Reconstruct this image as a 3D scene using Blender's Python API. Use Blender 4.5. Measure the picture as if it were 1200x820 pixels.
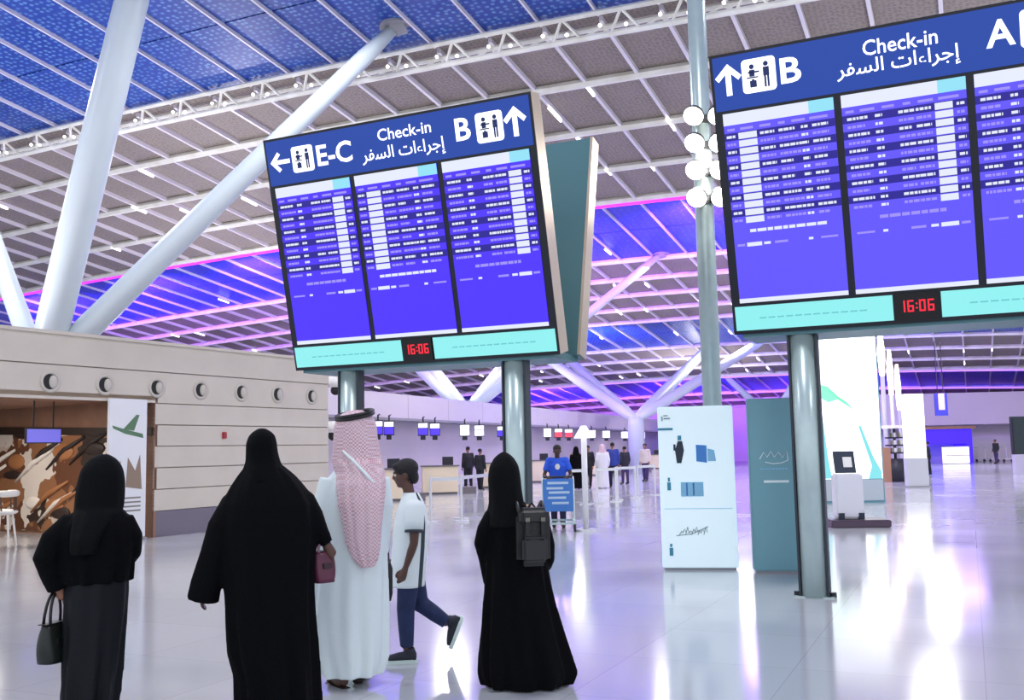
import bpy, bmesh, math, random
from mathutils import Vector, Matrix
random.seed(7)
for o in list(bpy.data.objects): bpy.data.objects.remove(o)
scene = bpy.context.scene
COL = scene.collection
# ------------------------------------------------------------------ camera
H, FPX, PIT, ROLL = 1.55, 1155.35, 0.101, 0.020
_fw = Vector((0, math.cos(PIT), math.sin(PIT)))
_u0 = Vector((0, -math.sin(PIT), math.cos(PIT)))
_r0 = Vector((1, 0, 0))
UPV = _u0*math.cos(ROLL) + _r0*math.sin(ROLL)
RTV = _r0*math.cos(ROLL) - _u0*math.sin(ROLL)
cd = bpy.data.cameras.new('camera'); cam = bpy.data.objects.new('camera', cd); COL.objects.link(cam)
m = Matrix.Identity(4)
for i in range(3):
    m[i][0] = RTV[i]; m[i][1] = UPV[i]; m[i][2] = -_fw[i]
m[2][3] = H
cam.matrix_world = m
cd.sensor_width = 36; cd.lens = 36*FPX/1200; cd.clip_end = 600
scene.camera = cam
# ------------------------------------------------------------------ world, exposure
w = bpy.data.worlds.new('hall_light'); scene.world = w; w.use_nodes = True
bg = w.node_tree.nodes['Background']; bg.inputs[0].default_value = (0.90, 0.94, 1.0, 1); bg.inputs[1].default_value = 1.15
cy = scene.cycles; cy.max_bounces = 6; cy.diffuse_bounces = 3; cy.glossy_bounces = 3; cy.transmission_bounces = 2; cy.caustics_reflective = False; cy.caustics_refractive = False; cy.sample_clamp_indirect = 6
vs = scene.view_settings
vs.view_transform = 'Standard'; vs.look = 'None'; vs.gamma = 1; vs.exposure = 0.0; vs.use_curve_mapping = False
# ------------------------------------------------------------------ geometry of the place
YAW = 0.431
U = Vector((math.cos(YAW), -math.sin(YAW), 0)); W = Vector((math.sin(YAW), math.cos(YAW), 0))
def rz(xc, yc): return 16.78 - 0.1147*yc - 0.00096*(xc+19.54)**2
def rp(xc, yc, dz=0): return U*xc + W*yc + Vector((0, 0, rz(xc, yc)+dz))
def ray(x, y): return _fw + RTV*((x-600)/FPX) - UPV*((y-410)/FPX)
def at(x, y, Y):
    r = ray(x, y); return Vector((0, 0, H)) + r*(Y/r.y)
def ground(x, y, z=0):
    r = ray(x, y); return Vector((0, 0, H)) + r*((z-H)/r.z)
def roof_at(x, y):
    r = ray(x, y); t = 5
    while t < 250:
        P = r*t; 
        if P.z+H > rz(P.dot(U), P.dot(W)): return P + Vector((0, 0, H))
        t += 0.2
    return r*150
# fill lights added under the roof to brighten the hall, no fixtures
for xc in (-38, -26, -14, -2, 10):
    for yc in (6, 20, 34, 48, 66):
        ld = bpy.data.lights.new('hall_fill', 'AREA'); ld.shape = 'DISK'; ld.size = 1.7; ld.energy = 600; ld.color = (1, 0.97, 0.95)
        lo = bpy.data.objects.new('hall_fill', ld); COL.objects.link(lo); lo.location = rp(xc, yc, -0.7)
# upward fill lights added in mid-air to brighten the roof
for x_, y_ in ((-16, 14), (-15, 24), (-12, 34), (-14, 46), (-6, 52), (16, 12), (17, 30), (20, 50), (0, 64), (14, 74)):
    ld = bpy.data.lights.new('roof_fill', 'AREA'); ld.shape = 'DISK'; ld.size = 1.2; ld.energy = 430; ld.color = (1, 0.96, 0.97)
    lo = bpy.data.objects.new('roof_fill', ld); COL.objects.link(lo); lo.location = (x_, y_, 4.6); lo.rotation_euler = (math.pi, 0, 0)
# violet wash lamps along the coloured roof bands
for yc, cols in ((40.2, (-50, -42, -34, -26, -18, -10)), (81.5, (-34, -22, -10, 2)), (61.5, (-22, -8))):
    for xc in cols:
        ld = bpy.data.lights.new('violet_wash', 'SPOT'); ld.energy = 7000; ld.color = (0.42, 0.10, 1.0); ld.spot_size = 2.2; ld.spot_blend = 1; ld.shadow_soft_size = 0.25
        if yc == 61.5: ld.color = (0.2, 0.2, 1.0); ld.energy = 4000
        lo = bpy.data.objects.new('violet_wash', ld); COL.objects.link(lo)
        lo.location = rp(xc, yc, -2.2)
        d = (rp(xc, yc+4.2) - lo.location); lo.rotation_euler = d.to_track_quat('-Z', 'Y').to_euler()
# ------------------------------------------------------------------ materials
def s2l(c): return tuple(((v/255)/12.92 if v/255 <= 0.04045 else ((v/255+0.055)/1.055)**2.4) for v in c)
MATS = {}
def mat(name, rgb, rough=0.5, metal=0.0, emit=None, es=1.0, noise=0.0, nscale=4.0, bump=0.0, bscale=30, spec=0.5, trans=0.0, coat=0):
    if name in MATS: return MATS[name]
    mt = bpy.data.materials.new(name); mt.use_nodes = True; nt = mt.node_tree; b = nt.nodes['Principled BSDF']
    c = s2l(rgb)
    b.inputs['Base Color'].default_value = (*c, 1); b.inputs['Roughness'].default_value = rough; b.inputs['Metallic'].default_value = metal
    b.inputs['Specular IOR Level'].default_value = spec; b.inputs['Transmission Weight'].default_value = trans; b.inputs['Coat Weight'].default_value = coat
    if emit: b.inputs['Emission Color'].default_value = (*s2l(emit), 1); b.inputs['Emission Strength'].default_value = es
    tc = nt.nodes.new('ShaderNodeTexCoord')
    if noise:
        n = nt.nodes.new('ShaderNodeTexNoise'); n.inputs['Scale'].default_value = nscale; n.inputs['Detail'].default_value = 4
        nt.links.new(tc.outputs['Object'], n.inputs['Vector'])
        r = nt.nodes.new('ShaderNodeValToRGB'); r.color_ramp.elements[0].position = 0.3; r.color_ramp.elements[1].position = 0.7
        r.color_ramp.elements[0].color = (*[v*(1-noise) for v in c], 1); r.color_ramp.elements[1].color = (*[min(1, v*(1+noise)) for v in c], 1)
        nt.links.new(n.outputs['Fac'], r.inputs['Fac']); nt.links.new(r.outputs['Color'], b.inputs['Base Color'])
    if bump:
        n2 = nt.nodes.new('ShaderNodeTexNoise'); n2.inputs['Scale'].default_value = bscale; n2.inputs['Detail'].default_value = 3
        nt.links.new(tc.outputs['Object'], n2.inputs['Vector'])
        bp = nt.nodes.new('ShaderNodeBump'); bp.inputs['Strength'].default_value = bump; bp.inputs['Distance'].default_value = 0.02
        nt.links.new(n2.outputs['Fac'], bp.inputs['Height']); nt.links.new(bp.outputs['Normal'], b.inputs['Normal'])
    MATS[name] = mt; return mt
def perforated(name, base, dot, scale, thresh, rough=0.5):
    mt = mat(name, base, rough); nt = mt.node_tree; b = nt.nodes['Principled BSDF']
    tc = nt.nodes.new('ShaderNodeTexCoord'); mp = nt.nodes.new('ShaderNodeMapping'); mp.inputs['Scale'].default_value = (scale, scale*1.15, scale)
    nt.links.new(tc.outputs['Object'], mp.inputs['Vector'])
    v = nt.nodes.new('ShaderNodeTexVoronoi'); v.inputs['Scale'].default_value = 1; v.inputs['Randomness'].default_value = 0.55; v.voronoi_dimensions = '2D'
    nt.links.new(mp.outputs['Vector'], v.inputs['Vector'])
    r = nt.nodes.new('ShaderNodeValToRGB'); r.color_ramp.interpolation = 'EASE'
    r.color_ramp.elements[0].position = thresh*0.55; r.color_ramp.elements[0].color = (*s2l(dot), 1); r.color_ramp.elements[1].position = thresh; r.color_ramp.elements[1].color = (*s2l(base), 1)
    nt.links.new(v.outputs['Distance'], r.inputs['Fac'])
    n = nt.nodes.new('ShaderNodeTexNoise'); n.inputs['Scale'].default_value = 0.9; nt.links.new(tc.outputs['Object'], n.inputs['Vector'])
    mx = nt.nodes.new('ShaderNodeMix'); mx.data_type = 'RGBA'; mx.inputs['B'].default_value = (*s2l(base), 1)
    nt.links.new(n.outputs['Fac'], mx.inputs['Factor']); nt.links.new(r.outputs['Color'], mx.inputs['A']); nt.links.new(mx.outputs['Result'], b.inputs['Base Color'])
    return mt
# ------------------------------------------------------------------ mesh helpers
class MB:
    def __init__(s): s.v = []; s.f = []; s.m = []; s.mats = []
    def mi(s, mt):
        if mt not in s.mats: s.mats.append(mt)
        return s.mats.index(mt)
    def add(s, vs_, fs, mt=None):
        o = len(s.v); s.v += [tuple(q) for q in vs_]; k = s.mi(mt) if mt else 0
        for f in fs: s.f.append(tuple(o+i for i in f)); s.m.append(k)
    def box(s, a, b, mt=None, M=None):
        x0, y0, z0 = a; x1, y1, z1 = b
        vv = [Vector(q) for q in ((x0,y0,z0),(x1,y0,z0),(x1,y1,z0),(x0,y1,z0),(x0,y0,z1),(x1,y0,z1),(x1,y1,z1),(x0,y1,z1))]
        if M: vv = [M @ q for q in vv]
        s.add(vv, [(0,3,2,1),(4,5,6,7),(0,1,5,4),(1,2,6,5),(2,3,7,6),(3,0,4,7)], mt)
    def prism(s, pts, z0, z1, mt=None, M=None):
        n = len(pts); vv = [Vector((p[0], p[1], z0)) for p in pts] + [Vector((p[0], p[1], z1)) for p in pts]
        if M: vv = [M @ q for q in vv]
        s.add(vv, [tuple(range(n-1, -1, -1)), tuple(range(n, 2*n))] + [(i, (i+1) % n, n+(i+1) % n, n+i) for i in range(n)], mt)
    def tube(s, pts, rad, n=12, mt=None, M=None, caps=True):
        pts = [Vector(p) for p in pts]
        if not isinstance(rad, (list, tuple)): rad = [rad]*len(pts)
        vv = []; ref = None
        for i, p in enumerate(pts):
            d = (pts[min(i+1, len(pts)-1)] - pts[max(i-1, 0)]).normalized()
            if ref is None:
                ref = Vector((1, 0, 0)) if abs(d.x) < 0.8 else Vector((0, 1, 0))
            a = (ref - d*ref.dot(d)).normalized(); b = d.cross(a); ref = a
            r = rad[i]; ra, rb = r if isinstance(r, tuple) else (r, r)
            for k in range(n):
                t = 2*math.pi*k/n; q = p + a*(ra*math.cos(t)) + b*(rb*math.sin(t)); vv.append(M @ q if M else q)
        fs = []
        for i in range(len(pts)-1):
            for k in range(n): fs.append((i*n+k, i*n+(k+1) % n, (i+1)*n+(k+1) % n, (i+1)*n+k))
        if caps: fs.append(tuple(range(n-1, -1, -1))); fs.append(tuple((len(pts)-1)*n+k for k in range(n)))
        s.add(vv, fs, mt)
    def ball(s, c, r, mt=None, n=14, m_=10, M=None):
        c = Vector(c); r = r if isinstance(r, (tuple, Vector)) else (r, r, r); vv = []
        for j in range(m_+1):
            ph = math.pi*j/m_
            for k in range(n):
                t = 2*math.pi*k/n; q = c + Vector((r[0]*math.sin(ph)*math.cos(t), r[1]*math.sin(ph)*math.sin(t), r[2]*math.cos(ph))); vv.append(M @ q if M else q)
        fs = [(j*n+k, (j+1)*n+k, (j+1)*n+(k+1) % n, j*n+(k+1) % n) for j in range(m_) for k in range(n)]
        s.add(vv, fs, mt)
    def rings(s, R, n=40, mt=None, closed=True):
        # R: list of functions/arrays already giving n points
        vv = [q for r in R for q in r]; k_ = len(R)
        fs = [(i*n+k, i*n+(k+1) % n, (i+1)*n+(k+1) % n, (i+1)*n+k) for i in range(k_-1) for k in range(n)]
        if closed: fs.append(tuple(range(n-1, -1, -1))); fs.append(tuple((k_-1)*n+k for k in range(n)))
        s.add(vv, fs, mt)
    def mesh(s, name, mt=None, smooth=False):
        me = bpy.data.meshes.new(name); me.from_pydata(s.v, [], s.f)
        for q in (s.mats or ([mt] if mt else [])): me.materials.append(q)
        if s.mats: me.polygons.foreach_set('material_index', s.m)
        bm = bmesh.new(); bm.from_mesh(me); bmesh.ops.recalc_face_normals(bm, faces=bm.faces); bm.to_mesh(me); bm.free()
        if smooth: me.polygons.foreach_set('use_smooth', [True]*len(me.polygons))
        me.update(); return me
def link(name, data, parent=None, **kw):
    o = bpy.data.objects.new(name, data); COL.objects.link(o)
    if parent: o.parent = parent
    for k, v in kw.items(): o[k] = v
    return o
def part(name, mb, mt=None, parent=None, smooth=False, **kw): return link(name, mb.mesh(name, mt, smooth), parent, **kw)
def empty(name, loc=(0,0,0), rotz=0, **kw):
    o = link(name, None, None, **kw); o.location = loc; o.rotation_euler = (0, 0, rotz); o.empty_display_size = 0.2; return o
def thing(name, label, cat, loc=(0,0,0), rotz=0, group=None):
    o = empty(name, loc, rotz, label=label, category=cat)
    if group: o['group'] = group
    return o
def boxpart(name, a, b, mt, parent, M=None, bev=0, **kw):
    mb = MB(); mb.box(a, b, None, M); o = part(name, mb, mt, parent, **kw)
    if bev: bevel(o, bev)
    return o
def bevel(o, wd, seg=2):
    bm = bmesh.new(); bm.from_mesh(o.data); bmesh.ops.bevel(bm, geom=bm.edges[:], offset=wd, segments=seg, affect='EDGES', clamp_overlap=True); bm.to_mesh(o.data); bm.free()
def copy_tree(o, parent=None, **kw):
    c = o.copy(); COL.objects.link(c); c.parent = parent
    for k, v in kw.items(): c[k] = v
    for ch in list(o.children): copy_tree(ch, c)
    return c
def text_mesh(s, width=None, height=None, depth=0.004, font_size=1.0, bold=0.0):
    cu = bpy.data.curves.new('lettering', 'FONT'); cu.body = s; cu.size = font_size; cu.extrude = 0; cu.offset = bold; cu.resolution_u = 3
    ob = bpy.data.objects.new('lettering', cu); COL.objects.link(ob)
    dg = bpy.context.evaluated_depsgraph_get(); dg.update()
    me = bpy.data.meshes.new_from_object(ob.evaluated_get(dg)); bpy.data.objects.remove(ob); me.materials.clear()
    xs = [v.co.x for v in me.vertices]; ys = [v.co.y for v in me.vertices]
    x0, x1, y0, y1 = min(xs), max(xs), min(ys), max(ys)
    sx = width/(x1-x0) if width else None; sy = height/(y1-y0) if height else None
    sx = sx or sy; sy = sy or sx
    for v in me.vertices: v.co = ((v.co.x-x0)*sx, (v.co.y-y0)*sy, 0)
    return me
# ================================================================== FLOOR
def floor_material():
    mt = mat('polished_floor', (196, 194, 204), 0.13, spec=0.9); nt = mt.node_tree; b = nt.nodes['Principled BSDF']
    tc = nt.nodes.new('ShaderNodeTexCoord'); mp = nt.nodes.new('ShaderNodeMapping'); mp.inputs['Rotation'].default_value = (0, 0, YAW)
    nt.links.new(tc.outputs['Object'], mp.inputs['Vector'])
    br = nt.nodes.new('ShaderNodeTexBrick'); br.offset = 0; br.inputs['Scale'].default_value = 1; br.inputs['Brick Width'].default_value = 1.2; br.inputs['Row Height'].default_value = 1.2
    br.inputs['Mortar Size'].default_value = 0.004; br.inputs['Color1'].default_value = (*s2l((196, 200, 206)), 1); br.inputs['Color2'].default_value = (*s2l((190, 194, 200)), 1); br.inputs['Mortar'].default_value = (*s2l((176, 178, 186)), 1)
    nt.links.new(mp.outputs['Vector'], br.inputs['Vector'])
    n = nt.nodes.new('ShaderNodeTexNoise'); n.inputs['Scale'].default_value = 0.5; n.inputs['Detail'].default_value = 6; nt.links.new(mp.outputs['Vector'], n.inputs['Vector'])
    mx = nt.nodes.new('ShaderNodeMix'); mx.data_type = 'RGBA'; mx.blend_type = 'MULTIPLY'; mx.inputs['Factor'].default_value = 0.25
    nt.links.new(br.outputs['Color'], mx.inputs['A']); nt.links.new(n.outputs['Color'], mx.inputs['B']); 
    r = nt.nodes.new('ShaderNodeValToRGB'); r.color_ramp.elements[0].color = (0.75, 0.75, 0.77, 1); r.color_ramp.elements[1].color = (1, 1, 1, 1)
    nt.links.new(n.outputs['Fac'], r.inputs['Fac']); nt.links.new(r.outputs['Color'], mx.inputs['B'])
    nt.links.new(mx.outputs['Result'], b.inputs['Base Color'])
    mr = nt.nodes.new('ShaderNodeMapRange'); mr.inputs['To Min'].default_value = 0.06; mr.inputs['To Max'].default_value = 0.2
    nt.links.new(n.outputs['Fac'], mr.inputs['Value']); nt.links.new(mr.outputs['Result'], b.inputs['Roughness'])
    return mt
mb = MB(); mb.box((-90, -25, -0.3), (90, 140, 0)); part('floor', mb, floor_material(), kind='structure')
# ================================================================== CEILING
GREY = perforated('grey_roof_mesh', (150, 139, 134), (108, 100, 99), 7, 0.45, 0.6)
BLUE = perforated('blue_roof_mesh', (18, 62, 160), (120, 172, 225), 4.4, 0.34, 0.35)
VIOL = perforated('violet_roof_mesh', (50, 60, 225), (120, 110, 245), 3.0, 0.25, 0.4)
RIB = mat('roof_rib_white', (232, 226, 238), 0.3, spec=0.7)
TRU = mat('roof_truss_cream', (250, 246, 236), 0.3, noise=0.15, nscale=1.5)
BACK = mat('roof_backing', (70, 66, 74), 0.9)
STRIP = mat('strip_lamp', (255, 255, 255), 0.5, emit=(255, 250, 245), es=3.0)
MAG = mat('magenta_led', (230, 60, 255), 0.5, emit=(225, 50, 255), es=1.8); PVL = mat('pale_violet_led', (200, 160, 255), 0.5, emit=(188, 130, 255), es=1.1)
ceil = empty('ceiling', (0, 0, 0), kind='structure')
DX = 1.75
X0, NX = -77, 58            # columns from xc = -77 to +24.5
bands = [(-6, 25.4, 9, 'b'), (25.4, 39.5, 4, 'g'), (39.5, 48.0, 2, 'v'), (48.0, 61.0, 4, 'g'), (61.0, 69.2, 2, 'b'), (69.2, 81.0, 3, 'g'), (81.0, 89.7, 2, 'v'), (89.7, 101.7, 3, 'g')]
MM = {'b': BLUE, 'g': GREY, 'v': VIOL}
mb = MB()
vv = []; fs = []
for j, yc in enumerate((-6, 110)):
    for i in range(NX+1): vv.append(rp(X0+i*DX, yc, 0.12))
fs = [(i, i+1, NX+1+i+1, NX+1+i) for i in range(NX)]
mb.add(vv, fs); part('roof_backing', mb, BACK, ceil)
def project(P):
    q = P - Vector((0, 0, H)); d = q.dot(_fw)
    if d <= 0.1: return None
    return 600+FPX*q.dot(RTV)/d, 410-FPX*q.dot(UPV)/d, d
cells = []
rows_y = []
for (y0, y1, nr, k) in bands:
    dy = (y1-y0)/nr
    for r in range(nr):
        ya, yb = y0+r*dy, y0+(r+1)*dy; rows_y.append((ya, k, r == 0))
        for i in range(NX):
            xa = X0+i*DX; c = rp(xa+DX/2, (ya+yb)/2); p = project(c)
            inside = p and -30 < p[0] < 1230 and -25 < p[1] < 500
            cells.append((0 if inside else 1, p[2] if p else 999, xa, ya, dy, k))
cells.sort()
unit = {}
for k, mt in MM.items():
    mb = MB(); mb.box((-0.5, -0.5, -0.03), (0.5, 0.5, 0.03)); unit[k] = mb
def cell_matrix(xa, ya, dy):
    a = rp(xa, ya); b = rp(xa+DX, ya); c = rp(xa, ya+dy)
    ex = b-a; ey = c-a; ez = ex.cross(ey).normalized(); ctr = a + ex/2 + ey/2
    lx = ex.length-0.08; ly = ey.length-0.06; ex.normalize(); ey.normalize()
    return Matrix(((ex.x, ey.x, ez.x, ctr.x), (ex.y, ey.y, ez.y, ctr.y), (ex.z, ey.z, ez.z, ctr.z), (0, 0, 0, 1))), lx, ly
cache = {}
rest = {}
for n, (flag, dist, xa, ya, dy, k) in enumerate(cells):
    M, lx, ly = cell_matrix(xa, ya, dy)
    if n < 300 and flag == 0:
        key = (k, round(lx, 1), round(ly, 1))
        if key not in cache:
            mb = MB(); mb.box((-lx/2, -ly/2, -0.03), (lx/2, ly/2, 0.03)); cache[key] = mb.mesh('roof_panel', MM[k])
        o = link('roof_panel', cache[key], ceil); o.matrix_local = M
    else:
        rest.setdefault(k, MB()).box((-lx/2, -ly/2, -0.03), (lx/2, ly/2, 0.03), None, M)
for k, mb in rest.items(): part('far_roof_panels', mb, MM[k], ceil, kind='stuff')
# ribs along the depth of the hall, cross trusses following the arch
for (ya, yb_, hw) in ((-6, 25.3, 0.03), (25.5, 39.4, 0.055), (39.6, 47.9, 0.03), (48.1, 60.9, 0.055), (61.1, 101, 0.05)):
    for i in range(NX+1):
        xc = X0+i*DX
        pa, pb = project(rp(xc, ya if ya > 0 else 16)), project(rp(xc, yb_))
        if max(pa[0], pb[0]) < -40 or min(pa[0], pb[0]) > 1240 or max(pa[1], pb[1]) < -40: continue
        a, b = rp(xc, ya, -0.1), rp(xc, yb_, -0.1); d = (b-a); L = d.length; d.normalize(); sx = U; up = sx.cross(d)
        mb = MB(); M = Matrix(((sx.x, d.x, up.x, a.x), (sx.y, d.y, up.y, a.y), (sx.z, d.z, up.z, a.z), (0, 0, 0, 1)))
        mb.box((-hw, 0, -hw*1.5), (hw, L, 0.1), None, M); part('rib', mb, RIB, ceil)
# short strip lamps fixed to the ribs over the grey bays
mbs = MB()
for i in range(NX+1):
    xc = X0+i*DX
    if xc < -50 or xc > 8: continue
    for ya in (29.6, 32.6, 36.0, 45.5, 51.5, 57.5, 64.5, 73.5, 78):
        if random.random() < (0.6 if xc > -18 else 0.25):
            L = random.uniform(0.4, 1.1); y_ = ya+random.uniform(-0.6, 0.6)
            a = rp(xc, y_, -0.26); b = rp(xc, y_+L, -0.26)
            m2 = MB(); m2.tube([a, b], 0.045, 6); part('strip_lamp', m2, STRIP, ceil)
def sweep(yc, dz, hw, hh, mt, name, lace=False):
    mb = MB(); R = []
    xs = [X0+6+i*DX for i in range(NX-5)]
    def ch(dy, dz2, r):
        mb.tube([rp(x, yc+dy, dz2) for x in xs], r, 6)
    if lace:
        ch(-hw, dz, 0.08); ch(hw, dz, 0.08); ch(0, dz-hh, 0.09)
        for i, x in enumerate(xs[:-1]):
            for s in (0, 0.5):
                a = rp(x+s*DX, yc-hw if (s == 0) else yc+hw, dz); b = rp(x+(s+0.25)*DX, yc, dz-hh); c = rp(x+(s+0.5)*DX, yc+hw if s == 0 else yc-hw, dz)
                mb.tube([a, b], 0.045, 4); mb.tube([b, c], 0.045, 4)
    else:
        ch(0, dz, hh)
    part(name, mb, mt, ceil)
for (ya, k, first) in rows_y:
    if first and 20 < ya < 30: sweep(ya, -0.2, 0.4, 0.45, TRU, 'roof_truss', True)
    elif first and ya > 0: sweep(ya, -0.12, 0.25, 0.16, TRU, 'roof_beam')
    elif k == 'g': sweep(ya, -0.16, 0.25, 0.15, TRU, 'roof_beam')
# small lamps along the bright front truss
m2 = MB(); m2.ball((0, 0, 0), 0.055, None, 8, 6); lm_ = m2.mesh('truss_lamp', mat('truss_lamp_glow', (255, 255, 255), 0.4, emit=(255, 252, 245), es=4.0), True)
for i in range(NX*2):
    xc = X0+i*DX/2
    pr = project(rp(xc, 25.4))
    if not pr or pr[0] < -20 or pr[0] > 1000 or pr[1] < -20: continue
    o = link('truss_lamp', lm_, ceil); o.location = rp(xc, 25.4-0.35*(i % 2), -0.35-0.3*(i % 2))
# magenta light line along the violet bands
for yc in (39.75, 81.4, 89.4):
    mb = MB(); mb.tube([rp(X0+6+i*DX, yc, -0.25) for i in range(NX-5)], 0.06 if yc < 50 else 0.09, 6); part('led_line', mb, MAG if yc < 50 else PVL, ceil)
# ================================================================== TREE COLUMNS
COLM = mat('column_white_paint', (204, 216, 224), 0.35, noise=0.03, nscale=0.8)
CAPM = mat('column_joint_grey', (150, 150, 160), 0.5)
def tree(base, trunk_r, ends, label):
    t = thing('tree_column', label, 'column', (base.x, base.y, 0), group='slanted tree columns holding the roof')
    O = Vector((base.x, base.y, 0))
    mb = MB(); mb.tube([(0, 0, 0), (0, 0, base.z-0.3), (0, 0, base.z+0.2)], [trunk_r, trunk_r, trunk_r*0.9], 20); part('trunk', mb, COLM, t, True)
    for (e, r0, r1) in ends:
        d = (e-base).normalized(); L = (e-base).length
        p0 = base-O; pts = [p0 + d*(L*f) for f in (0, 0.12, 0.5, 0.9, 0.985)]
        mb = MB(); mb.tube(pts, [r0*0.8, r0, (r0+r1)/2*1.05, r1, r1*0.7], 20); st = part('strut', mb, COLM, t, True)
        mb = MB(); q = p0+d*(L*0.985); mb.tube([q, q+d*(L*0.02)], [r1*0.9, r1*1.5], 14); mb.tube([q+d*(L*0.018)-Vector((0, 0, 0.1)), q+d*(L*0.018)+Vector((0, 0, 0.15))], r1*2.2, 14); part('roof_joint', mb, CAPM, st, False)
b1 = at(48, 438, 26.5)
tree(b1, 0.6, [(roof_at(465, 30), 0.36, 0.25), (roof_at(168, -55), 0.44, 0.42), (roof_at(-75, 100), 0.28, 0.24)], 'white tree column with thick slanted struts behind the beige shop wall')
b2 = at(548, 484, 50)
tree(b2, 0.5, [(roof_at(775, 297), 0.26, 0.2), (roof_at(462, 405), 0.36, 0.3), (roof_at(480, 396), 0.34, 0.28), (roof_at(622, 386), 0.36, 0.3), (roof_at(655, 372), 0.34, 0.28)], 'white tree column seen below the smaller flight board, beside its right post')
b3 = at(745, 492, 60)
tree(b3, 0.5, [(roof_at(615, 402), 0.36, 0.3), (roof_at(645, 403), 0.34, 0.28), (roof_at(835, 402), 0.36, 0.3), (roof_at(900, 395), 0.34, 0.28)], 'violet-lit tree column rising behind the check-in row left of the white information stand')
b4 = at(905, 492, 78)
tree(b4, 0.5, [(roof_at(975, 430), 0.3, 0.25), (roof_at(945, 425), 0.3, 0.25), (roof_at(850, 440), 0.3, 0.25)], 'farthest tree column, partly hidden behind the grey-green stand')
# ================================================================== LEFT SHOP BUILDING
WA = math.radians(29.4)
WD = Vector((math.sin(WA), math.cos(WA), 0))          # along the wall, away from the camera
WN = Vector((math.cos(WA), -math.sin(WA), 0))         # outward face normal
WC = ground(385, 607.7)                               # far corner on the floor
WALLH = 3.78
BOARD = mat('beige_cladding', (214, 204, 192), 0.45, noise=0.05, nscale=1.2)
JOINT = mat('cladding_joint', (172, 162, 152), 0.8)
PLINTH = mat('plinth_grey', (120, 112, 128), 0.4)
BROWN = mat('brown_timber', (150, 112, 92), 0.5, noise=0.15, nscale=3)
DKBROWN = mat('dark_brown_timber', (84, 58, 46), 0.5, noise=0.25, nscale=3)
def wx(px):                                           # distance along the wall from the corner, by image column
    r = ray(px, 540); a = Vector((r.x, r.y)); d = Vector((-WD.x, -WD.y)); c = Vector((WC.x, WC.y))
    det = a.x*(-d.y) - (-d.x)*a.y
    s = (a.x*c.y - a.y*c.x)/(-(a.x*d.y - a.y*d.x)) if True else 0
    return s
def wz(px, y):                                        # height on the wall for an image point
    s = wx(px); P = WC - WD*s; r = ray(px, y); k = (P.x*r.x+P.y*r.y)/(r.x*r.x+r.y*r.y); return H + r.z*k
wroot = empty('wall_left', (WC.x, WC.y, 0), math.atan2(-WD.y, -WD.x), kind='structure')   # local +x runs towards the camera, +y is the outward side
XO = wx(181)                                          # shop opening starts here
XE = wx(0)+6.0
TH = 0.35
mb = MB(); mb.box((0, -TH, 0.0), (XO, -0.05, WALLH-0.02)); mb.box((XO, -TH, 2.72), (XE, -0.05, WALLH-0.02)); part('wall_core', mb, JOINT, wroot)
mb = MB(); mb.box((-0.01, -7, 0.0), (0.0, -0.05, WALLH-0.02)); part('wall_return', mb, BOARD, wroot)
z = WALLH; hs = [0.56, 0.62, 0.42, 0.42, 0.42, 0.42, 0.42]
for n, hgt in enumerate(hs):
    x1 = XE if n < 2 else XO
    mb = MB(); mb.box((0.0, -0.05, z-hgt+0.008), (x1, 0.0 if n % 2 else 0.008, z-0.008)); o = part('cladding_board', mb, BOARD, wroot); bevel(o, 0.006, 1)
    z -= hgt
mb = MB(); mb.box((0, -0.05, 0), (XO, -0.02, z)); part('plinth', mb, PLINTH, wroot)
mb = MB(); mb.box((-0.05, -TH-0.1, WALLH-0.02), (XE, 0.05, WALLH+0.04)); part('coping', mb, BOARD, wroot)
# air nozzles
NZ = mat('nozzle_white', (204, 196, 186), 0.4); NZB = mat('nozzle_dark', (22, 22, 24), 0.6)
ordn = ['first', 'second', 'third', 'fourth', 'fifth', 'sixth', 'seventh']
for n, (px, py) in enumerate(((56, 440), (121, 446), (182, 450), (234, 454), (282, 458), (325, 460), (365, 461))):
    s = wx(px); zz = WALLH-0.56-0.31
    P = WC - WD*s + WN*0.0
    t = thing('air_nozzle', ordn[n]+' round air nozzle from the left in the beige wall', 'air vent', (P.x, P.y, zz), wroot.rotation_euler.z, 'round air nozzles along the beige wall')
    mb = MB(); R = []
    for (r, y) in ((0.2, 0.0), (0.2, 0.02), (0.15, 0.028), (0.13, -0.02)):
        R.append([Vector((r*math.cos(2*math.pi*k/24), y, r*math.sin(2*math.pi*k/24))) for k in range(24)])
    mb.rings(R, 24, None, False); part('collar', mb, NZ, t, True)
    mb = MB(); mb.tube([(0, -0.02, 0), (0, 0.012, 0)], 0.135, 24); part('opening', mb, NZB, t)
    mb = MB(); mb.ball((-0.055, 0.0, 0), (0.085, 0.05, 0.12), None, 14, 8); part('swivel_ball', mb, NZ, t, True)
# fire alarm and socket on the wall
P = WC - WD*wx(262) + WN*0.03
o = boxpart('alarm_box', (-0.05, -0.04, -0.07), (0.05, 0.02, 0.07), mat('alarm_red', (170, 50, 60), 0.4), None, None, 0.01); o.location = (P.x, P.y, wz(262, 510)); o.rotation_euler.z = wroot.rotation_euler.z
o['label'] = 'small red alarm box on the beige wall'; o['category'] = 'alarm box'
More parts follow.
